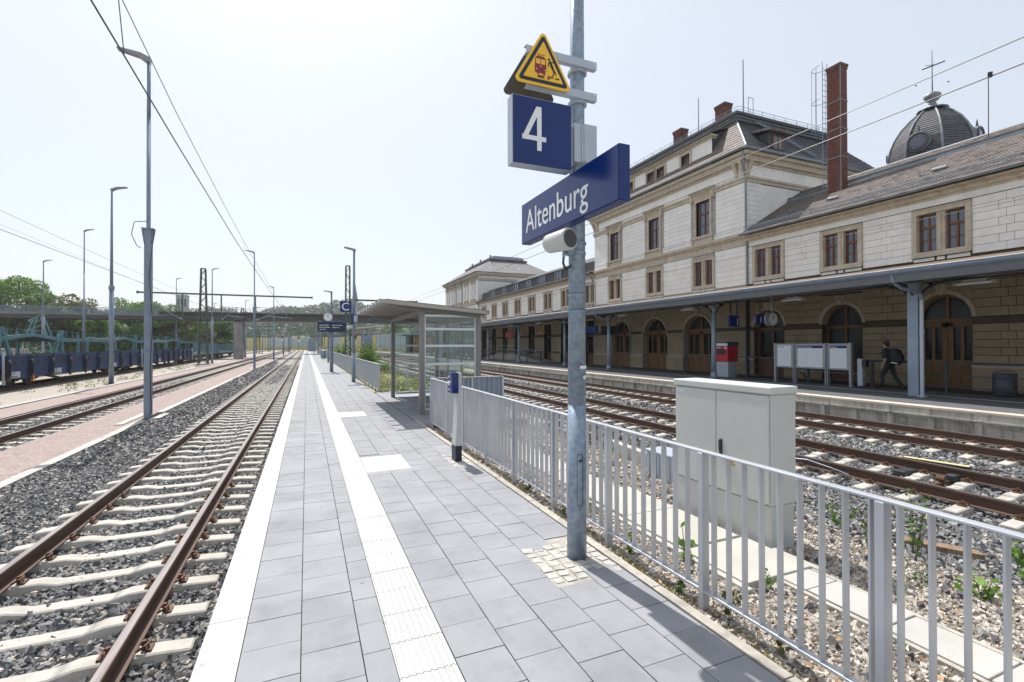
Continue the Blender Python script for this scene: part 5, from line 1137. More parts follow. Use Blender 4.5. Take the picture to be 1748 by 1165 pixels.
# roof slates as courses with steps
def slate_roof(p0,p1,q1,q0,mt,rows,name='roof',n=None,par=st,step=.02):
    """p0-p1 eaves edge, q0-q1 ridge edge; overlapping slate courses"""
    p0,p1,q0,q1=[Vector(v) for v in (p0,p1,q0,q1)]; nrm=(p1-p0).cross(q0-p0).normalized()
    if nrm.z<0: nrm=-nrm
    m=MB(); 
    for r in range(rows):
        a=p0.lerp(q0,r/rows)+nrm*step; b=p1.lerp(q1,r/rows)+nrm*step; c=p1.lerp(q1,(r+1)/rows)+nrm*.0; d=p0.lerp(q0,(r+1)/rows)
        m.quad(a,b,c,d); a2=p0.lerp(q0,r/rows); b2=p1.lerp(q1,r/rows); m.quad(a2,b2,b,a)
    o=obj(name,m,mt,par)
    if n:
        sl=MB(); r_=random.Random(int(abs(p0.x*7+p0.y)))
        for r in range(rows):
            for k in range(n):
                if r_.random()<.30:
                    t0=(k+(r%2)*.5)/n; t1=min(1,t0+.94/n); 
                    if t0>=1: continue
                    z=step+r_.uniform(.002,.012); lo=lambda t,s: (p0.lerp(p1,t)).lerp(q0.lerp(q1,t),s)
                    sl.quad(lo(t0,r/rows)+nrm*z,lo(t1,r/rows)+nrm*z,lo(t1,(r+.97)/rows)+nrm*.006,lo(t0,(r+.97)/rows)+nrm*.006)
        tag(obj('slate',sl,mt,o),kind='stuff')
    return o
EX=21.30
slate_roof((EX,RY0,7.52),(EX,RY1,7.52),(25.0,RY1,9.66),(25.0,RY0,9.66),m_slate,20,n=90)
obj('roof_flashing',MB().bar((25.0,RY0,9.70),(25.0,RY1,9.70),.06,.16).bar((25.15,RY0,9.85),(25.15,RY1,9.85),.30,.05),m_zinc,st)
slate_roof((25.2,RY0,9.86),(25.2,RY1,9.86),(26.1,RY1,10.38),(26.1,RY0,10.38),m_slate,5,n=90)
obj('roof',MB().quad((26.1,RY0,10.38),(26.1,RY1,10.38),(XB,RY1,7.4),(XB,RY0,7.4)).add([(EX,RY0,7.5),(26.1,RY0,10.38),(XB,RY0,7.4)],[(0,1,2)]),m_slate,st)
obj('ridge_capping',MB().tube((26.1,RY0,10.37),(26.1,RY1,10.37),.05,.05,8),m_zinc,st)
def gutter(y0,y1,x,z,r=.075,name='gutter'):
    pf=[(x-r*math.cos(t),z-r*math.sin(t)) for t in np.linspace(0,PI,8)]+[(x+r-.012,z),(x,z-r+.012),(x-r+.012,z)]
    return obj(name,MB().prism([(x-r,z+.01),(x-r*.7,z-r*.75),(x,z-r),(x+r*.7,z-r*.75),(x+r,z+.01),(x+r-.015,z+.01),(x+r*.6,z-r*.6),(x,z-r+.02),(x-r*.6,z-r*.6),(x-r+.015,z+.01)],1,y0,y1),m_zinc,st)
gutter(RY0,RY1,EX-.02,7.50)
sg=MB(); 
for y in np.arange(RY0+4,RY1-.1,.11): sg.box(EX+.30,EX+.31,y,y+.02,7.72,7.93)
sg.box(EX+.29,EX+.32,RY0,RY1,7.91,7.94).box(EX+.29,EX+.32,RY0,RY1,7.73,7.75); tag(obj('snow_guard',sg,m_galv,st),kind='stuff')
for k in range(9): obj('roof_hook',MB().bar((22.9,2+k*1.9,8.50),(22.9,2+k*1.9,8.66),.05,.03).box(22.86,22.94,1.97+k*1.9,2.03+k*1.9,8.45,8.5),m_galv,st)
for k,y in enumerate((15.1,10.9)): obj('roof_window',MB().bar((23.0,y-.25,8.60),(23.0,y+.25,8.62),.25,.04,(-.5,0,.86)),m_zinc,st)
# --- central pavilion Y 18.95..33.8
PY0,PY1=18.97,33.78; WH=12.0
pw=[]; 
for y in (22.0,26.4,30.95): pw.append(twin_window(y,w=1.80)); pw.append(single_window(y,8.12,10.18,1.10,ornate=True))
pa=[arch(y,w_,3.40,True) for y,w_ in ((22.5,2.35),(26.4,2.45),(30.25,2.35))]
pg=[a[:4] for a in pa]
obj('wall',wallgrid(MB(),PY0,PY1,0,WH,[pw[0],pw[2],pw[4]]+[(y-.55,y+.55,8.10,10.20) for y in (22.0,26.4,30.95)]+pg),m_wall,st)
courses(PY0,PY1,.98,2.36,5,m_sand,pg,True,False); courses(PY0,PY1,2.62,4.55,6,m_sand,pg,True,False)
courses(PY0,PY1,4.86,6.98,7,m_pl,[(a,b,c-.2,d) for a,b,c,d in (pw[0],pw[2],pw[4])],True,False)
courses(PY0,PY1,8.05,10.42,9,m_pl,[(y-.98,y+.98,7.6,10.9) for y in (22.0,26.4,30.95)],True,False)
hband(PY0,PY1,2.38,2.58,.06,m_trimd,pg); hband(PY0,PY1,0,.82,.07,m_sand,pg,'plinth'); hband(PY0,PY1,.82,.90,.10,m_trim,pg)
for z0,z1,pr,mt in ((7.0,7.22,.05,m_trim),(7.22,7.40,.03,m_trim),(7.40,7.50,.12,m_trim),(7.50,7.66,.20,m_trim),(7.66,8.02,.05,m_pl)): hband(PY0-.0,PY1,z0,z1,pr,mt,[])
for z0,z1,pr,mt in ((10.44,10.62,.08,m_trim),(10.62,10.74,.13,m_trim),(10.74,11.40,.03,m_pl),(11.40,11.52,.12,m_trim),(11.52,11.80,.28,m_trim),(11.80,11.98,.42,m_trim)): hband(PY0,PY1,z0,z1,pr,mt,[],'cornice')
def sband(y,z0,z1,pr,mt,x1=XB,sgn=-1):
    return obj('cornice',MB().box(WX-pr,x1,y if sgn>0 else y-pr,y+pr if sgn>0 else y,z0,z1),mt,st)
# south and north faces of the pavilion
obj('wall',MB().box(WX+.02,XB,PY0-.01,PY0+.3,0,WH).box(WX+.02,XB,PY1-.3,PY1+.01,0,WH).box(XB-.3,XB,PY0,PY1,0,WH),m_wall,st)
for i in range(16):
    z=7.6+i*.265
    if z<10.4:
        obj('stone_course',MB().box(WX-.022,WX+1.1,PY0-.025,PY0-.009,z+.008,z+.257),m_pl,st) if i<11 else None
obj('render_panel',MB().box(WX+1.1,XB,PY0-.022,PY0-.009,7.5,10.4),m_pl,st)
obj('render_panel',MB().box(WX+1.35,25.6,PY0-.034,PY0-.022,7.6,9.75).box(WX+1.1,XB,PY0-.030,PY0-.022,9.95,10.02).box(WX+1.1,XB,PY0-.030,PY0-.022,10.2,10.26),m_pl,st)
for z0,z1,pr,mt in ((10.44,10.62,.08,m_trim),(10.62,10.74,.13,m_trim),(10.74,11.40,.03,m_pl),(11.40,11.52,.12,m_trim),(11.52,11.80,.28,m_trim),(11.80,11.98,.42,m_trim)):
    sband(PY0,z0,z1,pr,mt); sband(PY1,z0,z1,pr,mt,sgn=1)
for y in (PY0+.02,PY1-.6):
    br_=MB(); 
    for k in (0,.42): br_.prism([(WX-.05,10.75),(WX-.38,11.5),(WX-.38,11.56),(WX+.1,11.56),(WX+.1,10.75)],1,y+k,y+k+.16)
    br_.prism([(PY0-.05,10.75),(PY0-.38,11.5),(PY0-.38,11.56),(PY0+.1,11.56),(PY0+.1,10.75)],0,WX+.05,WX+.22) if y<25 else None
    obj('corner_bracket',br_,m_trim,st)
EXP=21.28; PS=PY0-.50; PN=PY1+.5
gutter(PS,PN,EXP,12.12,.09); obj('gutter',MB().box(EXP-.09,XB+.5,PS-.09,PS+.09,12.0,12.13),m_zinc,st); obj('gutter',MB().box(EXP-.09,XB+.5,PN-.09,PN+.09,12.0,12.13),m_zinc,st)
# mansard
TX,TS,TN,TZ=23.15,20.75,32.1,14.75; XE=XB+.5; TE=XE-1.9
slate_roof((EXP,PS,12.12),(EXP,PN,12.12),(TX,TN,TZ),(TX,TS,TZ),m_slate,13,n=60)
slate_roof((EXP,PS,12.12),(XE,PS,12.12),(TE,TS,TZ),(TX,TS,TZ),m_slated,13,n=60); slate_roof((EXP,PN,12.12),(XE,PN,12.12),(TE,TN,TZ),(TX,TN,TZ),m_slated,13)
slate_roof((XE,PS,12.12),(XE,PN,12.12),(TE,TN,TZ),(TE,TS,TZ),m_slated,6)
obj('hip_capping',MB().tube((EXP,PS,12.15),(TX,TS,TZ),.05,.05,6).tube((EXP,PN,12.15),(TX,TN,TZ),.05,.05,6),m_zinc,st)
for dz,e,h_ in ((0,.10,.12),(.12,.22,.10),(.22,.34,.16),(.38,.20,.10)):
    obj('roof_crest',MB().box(TX-e,TE+e,TS-e,TN+e,TZ+dz,TZ+dz+h_),m_zinc if dz!=.22 else m_slated,st)
obj('roof_railing',MB().path([(TX+.1,TN,15.62),(TX+.1,TS,15.62),(TE,TS,15.62)],.015,5).path([(TX+.1,TN,15.45),(TX+.1,TS,15.45),(TE,TS,15.45)],.012,5),m_galv,st)
for k in range(12): obj('roof_railing_post',MB().box(TX+.09,TX+.11,TN-k*.95-.01,TN-k*.95+.01,15.2,15.64),m_galv,st)
for k in range(1,9): obj('roof_railing_post',MB().box(TX+.1+k,TX+.12+k,TS-.01,TS+.01,15.2,15.64),m_galv,st)
# attic wall over the front
AY0,AY1=21.3,31.6; aw=[single_window(23.4,12.30,13.45,.75),single_window(25.72,12.30,13.45,.80),single_window(26.72,12.30,13.45,.80),single_window(29.0,12.30,13.45,.75)]
obj('attic_wall',wallgrid(MB(),AY0,AY1,11.98,13.85,[(a+.14,b-.14,c+.12,d-.18) for a,b,c,d in aw],th=.3),m_pl,st)
obj('attic_cornice',MB().box(WX-.10,WX+.3,AY0-.05,AY1+.05,13.7,13.80).box(WX-.22,WX+.3,AY0-.15,AY1+.15,13.80,13.90),m_trim,st)
slate_roof((WX-.3,AY0-.2,13.92),(WX-.3,AY1+.2,13.92),(TX+.1,AY1+.2,14.55),(TX+.1,AY0-.2,14.55),m_slate,6,n=40); gutter(AY0-.2,AY1+.2,WX-.32,13.95,.06)
obj('attic_cheek',MB().prism([(WX,12.0),(WX,13.85),(TX-.1,14.5),(WX+1.0,13.4)],1,AY0-.02,AY0).prism([(WX,12.0),(WX,13.85),(TX-.1,14.5)],1,AY1,AY1+.02),m_slated,st)
for k in range(9): obj('roof_hook',MB().tube((WX-.25,AY0+.4+k*1.2,13.95),(WX-.25,AY0+.4+k*1.2,14.1),.02,.02,5),m_galv,st)
# south dormer
dm=obj('dormer',MB().box(23.4,24.8,PS+.35,PS+2.0,12.35,13.35),m_slated,st); obj('dormer_roof',MB().bar((24.1,PS+.05,13.38),(24.1,PS+2.4,13.85),1.9,.12),m_slate,dm); obj('pane',MB().box(23.75,24.45,PS+.33,PS+.35,12.5,13.2),m_wg,dm); obj('sash',MB().box(23.68,23.78,PS+.31,PS+.35,12.45,13.25).box(24.42,24.52,PS+.31,PS+.35,12.45,13.25).box(24.06,24.13,PS+.31,PS+.35,12.45,13.25),m_frame,dm)
obj('roof_window',MB().bar((25.9,PS+.9,13.0),(26.5,PS+.9,13.0),.5,.05,(0,-.8,.6)),m_curt,st)
lad=MB(); a=Vector((24.3,TS+.1,15.2)); b=Vector((26.9,PS+.2,12.5))
for o_ in (-.2,.2): lad.bar(a+Vector((o_,0,0)),b+Vector((o_,0,0)),.04,.04)
for k in range(14): p=a.lerp(b,k/13); lad.bar(p+Vector((-.2,0,0)),p+Vector((.2,0,0)),.03,.03)
lad.path([(24.1,TS,15.1),(24.1,TS,16.3)],.02,5).path([(24.5,TS,15.1),(24.5,TS,16.3)],.02,5).path([(24.1,TS,16.3),(24.5,TS,16.3)],.02,5); obj('roof_ladder',lad,m_galv,st)
# --- left wing
LY0,LY1=33.82,62.9
lc=(34.55,38.6,42.15,45.8,49.5,53.18,56.8,60.6); lw=[twin_window(y) for y in lc]
lo=[]
for y in (34.74,38.75,42.2,45.9,49.6,53.3,56.97,60.6):
    zt=3.62; ya,yb=y-.8,y+.8; lo.append((ya,yb,0,zt)); o=obj('opening',MB().box(WX-.05,WX+.4,ya-.12,ya,0,zt).box(WX-.05,WX+.4,yb,yb+.12,0,zt).box(WX-.05,WX+.4,ya-.12,yb+.12,zt,zt+.2),m_trim,st)
    obj('pane',MB().box(WX+.38,WX+.40,ya,yb,0,zt),m_wgd,o); obj('timber_leaf',MB().box(WX+.30,WX+.37,ya,ya+.14,0,zt).box(WX+.30,WX+.37,yb-.14,yb,0,zt).box(WX+.30,WX+.37,ya,yb,2.3,2.45).box(WX+.30,WX+.37,ya,yb,0,.9),m_frame,o)
obj('wall',wallgrid(MB(),LY0,LY1,0,7.55,lw+lo),m_sandj,st)
courses(LY0,LY1,.98,2.36,5,m_sand,[(a-.12,b+.12,c,d+.2) for a,b,c,d in lo],False,False); courses(LY0,LY1,2.62,4.55,6,m_sand,[(a-.12,b+.12,c,d+.2) for a,b,c,d in lo],False,False)
courses(LY0,LY1,4.86,6.84,7,m_pl,[(a,b,c-.2,d) for a,b,c,d in lw],False,False)
hband(LY0,LY1,2.38,2.58,.06,m_trimd,lo); hband(LY0,LY1,0,.82,.07,m_sand,lo,'plinth'); hband(LY0,LY1,6.86,7.12,.04,m_pl,[]); hband(LY0,LY1,7.12,7.34,.16,m_trim,[],'cornice'); hband(LY0,LY1,7.34,7.44,.34,m_trim,[],'cornice')
gutter(LY0,LY1,EX-.02,7.50)
slate_roof((EX,LY0,7.52),(EX,LY1,7.52),(22.35,LY1,7.92),(22.35,LY0,7.92),m_slate,4,n=80)
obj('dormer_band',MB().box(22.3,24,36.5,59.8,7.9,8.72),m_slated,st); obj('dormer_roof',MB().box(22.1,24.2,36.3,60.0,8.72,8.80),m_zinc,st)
for y in (37.4,40.9,44.3,47.6,51.0,54.7,58.4):
    o=obj('dormer_window',MB().box(22.2,22.3,y-.62,y-.52,7.9,8.72).box(22.2,22.3,y+.52,y+.62,7.9,8.72).box(22.2,22.3,y-.04,y+.04,7.9,8.72),m_curt,st); obj('pane',MB().box(22.27,22.29,y-.52,y+.52,7.95,8.68),m_wg,o)
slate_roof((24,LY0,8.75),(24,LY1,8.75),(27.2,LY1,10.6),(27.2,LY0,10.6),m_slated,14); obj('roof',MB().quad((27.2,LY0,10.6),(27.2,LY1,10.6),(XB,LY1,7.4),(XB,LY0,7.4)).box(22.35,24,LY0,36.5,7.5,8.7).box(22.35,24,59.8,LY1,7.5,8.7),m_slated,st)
# --- far pavilion
FY0,FY1=62.95,80
fwn=[]
for y in (65.0,68.2,71.6,75.0,77.9): fwn.append(single_window(y,8.1,10.2,1.1,ornate=True)); twin_window(y,w=1.7)
obj('wall',MB().box(WX,XB,FY0,FY1,0,11.5),m_wall,st)
m=MB()
for i in range(14): m.box(WX-.03,WX+.01,FY0-.03,FY1,7.7+i*.25,7.94+i*.25) if 7.7+i*.25<10.6 else None; m.box(WX-.02,XB,FY0-.03,FY0+.01,7.7+i*.25,7.94+i*.25) if 7.7+i*.25<10.4 else None
m.box(WX-.02,WX,FY0,FY1,4.8,7.3).box(WX-.03,XB,FY0-.03,FY0,10.9,11.2); tag(obj('stone_course',m,m_pl,st),kind='stuff')
obj('cornice',MB().box(WX-.08,XB+.1,FY0-.08,FY1+.1,10.6,10.8).box(WX-.3,XB+.3,FY0-.3,FY1+.3,11.25,11.45).box(WX-.45,XB+.45,FY0-.45,FY1+.45,11.45,11.65).box(WX-.15,XB,FY0-.15,FY1,7.35,7.6),m_trim,st)
A=(21.2,62.4,11.7);B=(21.2,80.6,11.7);C_=(33.6,80.6,11.7);D_=(33.6,62.4,11.7); t1=(24.6,65.8,13.9);t2=(24.6,77.2,13.9);t3=(30.2,77.2,13.9);t4=(30.2,65.8,13.9)
m_slg=mat('grey_slate',(.20,.195,.20),.7,var=.2,scale=3,fine=.1,bscale=20)
for q in ((A,B,t2,t1),(D_,A,t1,t4),(C_,D_,t4,t3),(B,C_,t3,t2)): slate_roof(q[0],q[1],q[2],q[3],m_slg,10)
obj('roof_crest',MB().box(24.4,30.4,65.6,77.4,13.9,14.15).box(25.5,29.5,66.5,76,14.6,14.75),m_slated,st); obj('skylight',MB().box(25,30,66,77,14.15,14.6),m_curt,st)
for y in (65.7,70,74): obj('roof_hook',MB().box(24.5,24.7,y,y+.15,14.1,14.7),m_zinc,st)
for k in range(3): obj('roof_window',MB().bar((23.5+k*2.2,63.7,12.55),(24.0+k*2.2,63.7,12.55),.4,.05,(0,-.55,.83)),m_curt,st)
for n_,b_ in restb.items(): tag(obj('stone_block',b_,bpy.data.materials[n_],st),kind='stuff')
# rain pipes
def pipe(pts,r=.055,name='rain_pipe',m=m_zinc): return obj(name,MB().path(pts,r,10),m,st)
pipe([(21.35,18.75,12.0),(21.45,18.80,11.5),(21.72,18.9,10.7),(21.72,18.9,7.9)]); obj('hopper',MB().box(21.55,21.85,18.6,18.9,7.35,7.75),m_zinc,st); pipe([(21.7,18.82,7.35),(21.7,18.82,4.8)]); pipe([(21.70,18.82,4.7),(21.70,18.82,0)],.09,m=m_under)
pipe([(21.35,33.9,7.5),(21.6,34.0,7.1),(21.72,34.0,6.9),(21.72,34.0,4.8)]); pipe([(21.35,62.6,7.5),(21.6,62.6,7.1),(21.72,62.7,6.9),(21.72,62.7,4.8)])
for y in (70.2,73.4): pipe([(21.3,y,11.6),(21.4,y,11.2),(21.68,y,10.6),(21.68,y,7.6)])
pipe([(21.72,29.0,3.0),(21.72,29.0,.1)],.03)
# --- chimneys
def chimney(label,x0,x1,y0,y1,z0,z1,bricks=False):
    t=thing('chimney',label,'chimney',((x0+x1)/2,(y0+y1)/2,z0)); 
    obj('mortar_core',MB().box(x0+.015,x1-.015,y0+.015,y1-.015,z0,z1),m_mortar,t)
    m=MB(); h=.075; n=int((z1-z0-.25)/h); r=random.Random(3); cnt=0
    for i in range(n):
        z=z0+i*h; o_=(i%2)*.13
        y=y0-.26+o_
        while y<y1:
            a=max(y,y0)+.006;b=min(y+.26,y1)-.006
            if b-a>.03: 
                for xa,xb in ((x0,x0+.03),(x1-.03,x1)): m.box(xa-r.uniform(0,.004),xb,a,b,z+.005,z+h-.006)
            y+=.26
        x=x0-.26+o_
        while x<x1:
            a=max(x,x0+.03)+.006;b=min(x+.26,x1-.03)-.006
            if b-a>.03: m.box(a,b,y0-r.uniform(0,.004),y0+.03,z+.005,z+h-.006)
            x+=.26
    tag(obj('brick',m,m_brick,t),kind='stuff')
    obj('chimney_cap',MB().box(x0-.02,x1+.02,y0-.02,y1+.02,z1-.25,z1-.12).box(x0-.045,x1+.045,y0-.045,y1+.045,z1-.12,z1),m_brick,t); return t
tc_=chimney('tall red brick chimney with ladder cage, standing on the right wing roof',24.2,24.72,15.46,16.12,9.0,15.55)
obj('iron_band',MB().box(24.17,24.75,15.43,16.15,10.9,10.94).box(24.17,24.75,15.43,16.15,12.3,12.34).box(24.17,24.75,15.43,16.15,13.7,13.74).tube((24.17,15.44,9),(24.17,15.44,15.4),.022,.022,6),m_zinc,tc_)
lg=MB(); yl=16.32; 
for o_ in (24.15,24.5): lg.tube((o_,yl,9.6),(o_,yl,16.0),.018,.018,5)
for k in range(22): lg.tube((24.15,yl,9.8+k*.28),(24.5,yl,9.8+k*.28),.012,.012,4)
for z in (12.6,14.1,15.8):
    P=[(24.32+.36*math.cos(t),yl+.02+.62*math.sin(t),z) for t in np.linspace(0,PI,10)]; lg.path(P,.014,4)
for t in np.linspace(.3,PI-.3,4): lg.tube((24.32+.36*math.cos(t),yl+.02+.62*math.sin(t),12.6),(24.32+.36*math.cos(t),yl+.02+.62*math.sin(t),15.8),.012,.012,4)
obj('ladder_cage',lg,m_galv,tc_)
chimney('small brick chimney on the pavilion roof, right one next to the flag pole',23.95,24.55,22.35,23.15,15.0,16.75)
chimney('small brick chimney on the pavilion roof, left one',23.95,24.55,26.15,26.95,15.0,16.7)
for nm,lab,x,y,z0,z1,r in (('flag_pole','tall thin flag pole on the pavilion roof beside the right chimney',24.5,21.45,15.2,19.0,.04),('lightning_rod','short grey rod between the two small roof chimneys',24.5,25.1,15.2,18.4,.035)):
    tag(obj(nm,MB().tube((x,y,z0),(x,y,z1),r,r*.7,8),m_zinc),lab,nm.replace('_',' '))
# --- dome
dc=(34.0,16.4); t=thing('dome','slate octagonal dome with round dormers, finial and weather vane behind the wing roof','dome',(34,16.4,11.6))
m=MB(); prof=[(2.06,11.5),(2.09,12.2),(2.06,12.8),(1.95,13.4),(1.74,13.95),(1.42,14.5),(1.0,14.98),(.56,15.35),(.42,15.42)]
def ring(r,z,n=8): return [(dc[0]+r*math.cos(2*PI*(k+.5)/n+.25),dc[1]+r*math.sin(2*PI*(k+.5)/n+.25),z) for k in range(n)]
fine=[]
for (a,za),(b,zb) in zip(prof[:-1],prof[1:]):
    n_=max(2,int(abs(zb-za)/.16)+1)
    for i in range(n_): fine.append((a+(b-a)*i/n_,za+(zb-za)*i/n_))
fine.append(prof[-1])
for (a,za),(b,zb) in zip(fine[:-1],fine[1:]):
    p=ring(a+.03,za);q=ring(b,zb); p0=ring(a,za)
    for k in range(8): m.quad(p[k],p[(k+1)%8],q[(k+1)%8],q[k]); m.quad(p0[k],p0[(k+1)%8],p[(k+1)%8],p[k])
m_ds=mat('dome_slate',(.075,.078,.09),.55,var=.35,scale=5,fine=.2,bscale=20); obj('dome_shell',m,m_ds,t)
for k in range(8): obj('dome_rib',MB().path([ring(a+.04,z)[k] for a,z in prof],.055,6),m_zinc,t)
obj('drum',MB().lathe((dc[0],dc[1],11.0),[(2.2,0),(2.2,.45),(2.12,.55)],8),m_trim,t)
obj('lantern_base',MB().lathe((dc[0],dc[1],15.38),[(.75,0),(.75,.06),(.40,.14),(.22,.32),(.16,.55),(.30,.62),(.42,.80),(.40,.95),(.20,1.08),(.06,1.15)],12),m_zinc,t,smooth=True)
obj('weather_vane',MB().tube((34,16.4,16.4),(34,16.4,19.0),.03,.012,6).bar((33.6,16.7,17.9),(34.5,16.0,18.25),.03,.06).bar((33.7,16.6,18.1),(34.2,16.2,18.1),.02,.02).lathe((33.35,16.9,17.0),[(.0,-.06),(.06,0),(.0,.06)],6).lathe((34.6,15.9,17.0),[(.0,-.06),(.06,0),(.0,.06)],6),m_under,t)
for ang_ in (math.radians(188),math.radians(278),math.radians(98)):
    d=Vector((math.cos(ang_),math.sin(ang_),0)); c=Vector((dc[0],dc[1],13.15))+d*1.5; s_=Vector((-d.y,d.x,0)); dmr=MB().tube(c,c+d*.58,.56,.56,18); o=obj('round_dormer',dmr,m_zinc,t)
    obj('dormer_ring',MB().path([c+d*.62+s_*(.46*math.cos(q))+Vector((0,0,.46*math.sin(q))) for q in np.linspace(0,2*PI,17)],.055,6).tube(c+d*.45+Vector((0,0,.5)),c+d*.45+Vector((0,0,.95)),.07,.02,6),m_ds,o); obj('pane',MB().tube(c+d*.61,c+d*.62,.32,.32,16),m_wg,o)
# ================================================================= canopy
cn=thing('platform_canopy','long shallow canopy on slim blue-grey columns along the station front','canopy',(17.8,20,0))
CY0,CY1=-8,84; m_cbeam=mat('canopy_beam_grey',(.13,.14,.155),.6,.1,var=.1); m_col=mat('column_blue_grey',(.24,.30,.38),.5,.1,var=.12,scale=2); m_can=mat('canopy_boards',(.11,.09,.07),.8,var=.25,scale=2,stretch=(1,8,1)); m_croof=mat('canopy_roof_felt',(.15,.11,.075),.9,var=.35,scale=2,fine=.2,bscale=20)
obj('roof',MB().add([(16.7,CY0,3.80),(21.78,CY0,4.60),(21.78,CY1,4.60),(16.7,CY1,3.80),(16.7,CY0,3.88),(21.78,CY0,4.76),(21.78,CY1,4.76),(16.7,CY1,3.88)],[(4,5,6,7),(0,3,2,1),(0,1,5,4),(2,3,7,6)]),m_croof,cn)
obj('soffit',MB().quad((16.72,CY0,3.79),(21.7,CY0,4.585),(21.7,CY1,4.585),(16.72,CY1,3.79)),m_can,cn)
gt_=MB().prism([(16.52,3.93),(16.53,3.84),(16.60,3.78),(16.70,3.80),(16.73,3.90),(16.71,3.90),(16.68,3.82),(16.60,3.80),(16.55,3.85),(16.54,3.93)],1,CY0,CY1); obj('gutter',gt_,m_lamp,cn); obj('gutter_bead',MB().tube((16.52,CY0,3.93),(16.52,CY1,3.93),.018,.018,8),m_rail_paint,cn)
obj('edge_beam',MB().box(16.62,16.70,CY0,CY1,3.55,3.78),m_cbeam,cn); obj('edge_beam',MB().box(17.72,17.88,CY0,CY1,3.62,3.90),m_cbeam,cn)
obj('conduit',MB().box(18.3,18.38,CY0,CY1,3.60,3.64),m_under,cn)
colY=(1.0,9.10,17.35,26.0,31.75,40.2,48.3,56.8,65.3,74)
for y in np.arange(CY0+.5,CY1,1.4):
    obj('rafter',MB().bar((16.72,y,3.66),(21.7,y,4.46),.10,.22),m_can,cn) if y<40 else None
for i,y in enumerate(colY):
    big=i==1; r=.15 if big else .10
    c=obj('column',MB().box(17.8-r*.9,17.8+r*.9,y-r,y+r,0,3.6) if big else MB().tube((17.8,y,0),(17.8,y,3.3),.115,.10,16),m_col,cn,bevel=.01 if big else 0,smooth=not big)
    if not big: obj('column_base',MB().tube((17.8,y,0),(17.8,y,.28),.155,.15,16).tube((17.8,y,.28),(17.8,y,.34),.15,.12,16),m_col,c,smooth=True); obj('capital',MB().tube((17.8,y,3.2),(17.8,y,3.32),.12,.16,12).box(17.62,17.98,y-.18,y+.18,3.32,3.42),m_col,c)
    for s in (-1,1): obj('column_bracket',MB().path([(17.8,y+s*.1,3.15),(17.8,y+s*.35,3.42),(17.8,y+s*.8,3.58),(17.8,y+s*1.5,3.64)],.035,6).tube((17.8,y+s*.42,3.48),(17.8,y+s*.44,3.48),.1,.1,10),m_under,c)
    obj('column_bracket',MB().path([(17.7,y,3.2),(17.35,y,3.45),(16.72,y,3.6)],.035,6),m_under,c)
    if i in (1,3,5):
        obj('drain_pipe',MB().path([(16.62,y+.02,3.78),(16.66,y-.02,3.55),(16.9,y-.1,3.38),(17.45,y-r-.16,3.22),(17.55,y-r-.16,3.05)],.055,10),m_lamp,c)
        if big: obj('drain_pipe',MB().tube((17.66,y-r-.10,3.1),(17.66,y-r-.10,.0),.055,.055,12).tube((17.66,y-r-.10,1.95),(17.66,y-r-.10,2.1),.066,.066,12).box(17.58,17.76,y-r-.18,y-r-.02,0,.05),m_signgrey,c)
for i,y in enumerate((7.9,13.8,19.75,25.5,31.5,37.5,43.4,49.5)):
    t=thing('strip_light',['strip light under the canopy nearest the right picture edge','strip light under the canopy in front of the arched window right of the clock','strip light under the canopy over the rightmost double door of the pavilion','strip light under the canopy over the middle pavilion doors','strip light just right of the foreground post','strip light just left of the foreground post','strip light between the left wing columns','farthest strip light under the canopy'][i],'strip light',(18.5,y,3.5),'strip lights under the station canopy')
    obj('diffuser',MB().box(18.42,18.58,y-.42,y+.42,3.45,3.51),m_signwhite,t,bevel=.01); obj('end_cap',MB().box(18.40,18.60,y-.5,y-.42,3.44,3.53).box(18.40,18.60,y+.42,y+.5,3.44,3.53).box(18.45,18.55,y-.3,y+.3,3.51,3.72),m_slab,t)
# ================================================================= platform 1 furniture
m_anth=mat('anthracite_paint',(.05,.065,.085),.5,.1,var=.1)
def p1rail(label,ya,yb,posts,x=19.75):
    t=thing('platform_railing',label,'railing',(x,ya,0)); obj('handrail',MB().box(x-.03,x+.03,ya,yb,1.0,1.045),m_anth,t); obj('knee_rail',MB().box(x-.02,x+.02,ya,yb,.58,.605).box(x-.02,x+.02,ya,yb,.2,.225),m_anth,t)
    for y in posts: obj('post',MB().box(x-.03,x+.03,y-.04,y+.04,0,1.02),m_anth,t)
p1rail('dark railing under the canopy at right, before the doors and litter bin',-4,11.56,(11.5,9.2,6.5,4.0))
p1rail('dark railing under the canopy in front of the timetable cases',11.9,21.4,(11.95,14.04,17.2,19.4,21.35))
p1rail('dark railing far along the canopy, left of the foreground post',39.2,58,(39.25,42.3,45.3,48.5,51.5,54.5,57.8),x=19.6)
t=thing('access_ramp','sloping ramp with pale rails under the canopy left of the foreground post','ramp',(20.6,45,0)); obj('ramp_slab',MB().prism([(39.5,.01),(56,.01),(50,.7),(46,.7)],0,19.8,21.4),m_conc,t)
for z in (.55,.95): obj('ramp_rail',MB().path([(19.85,40,z),(19.85,46,z+.6),(19.85,50,z+.6),(19.85,56,z)],.025,5),m_signgrey,t)
for y,dz in ((40,0),(43,.3),(46,.6),(50,.6),(53,.3),(56,0)): obj('ramp_post',MB().box(19.82,19.88,y-.03,y+.03,0,1.0+dz),m_anth,t)
m_print2=mat('pale_print',(.50,.54,.62),.5); m_poster=mat('poster_paper',(.80,.84,.90),.5,var=.05); m_pfr=mat('case_aluminium',(.35,.37,.40),.4,.4,var=.08)
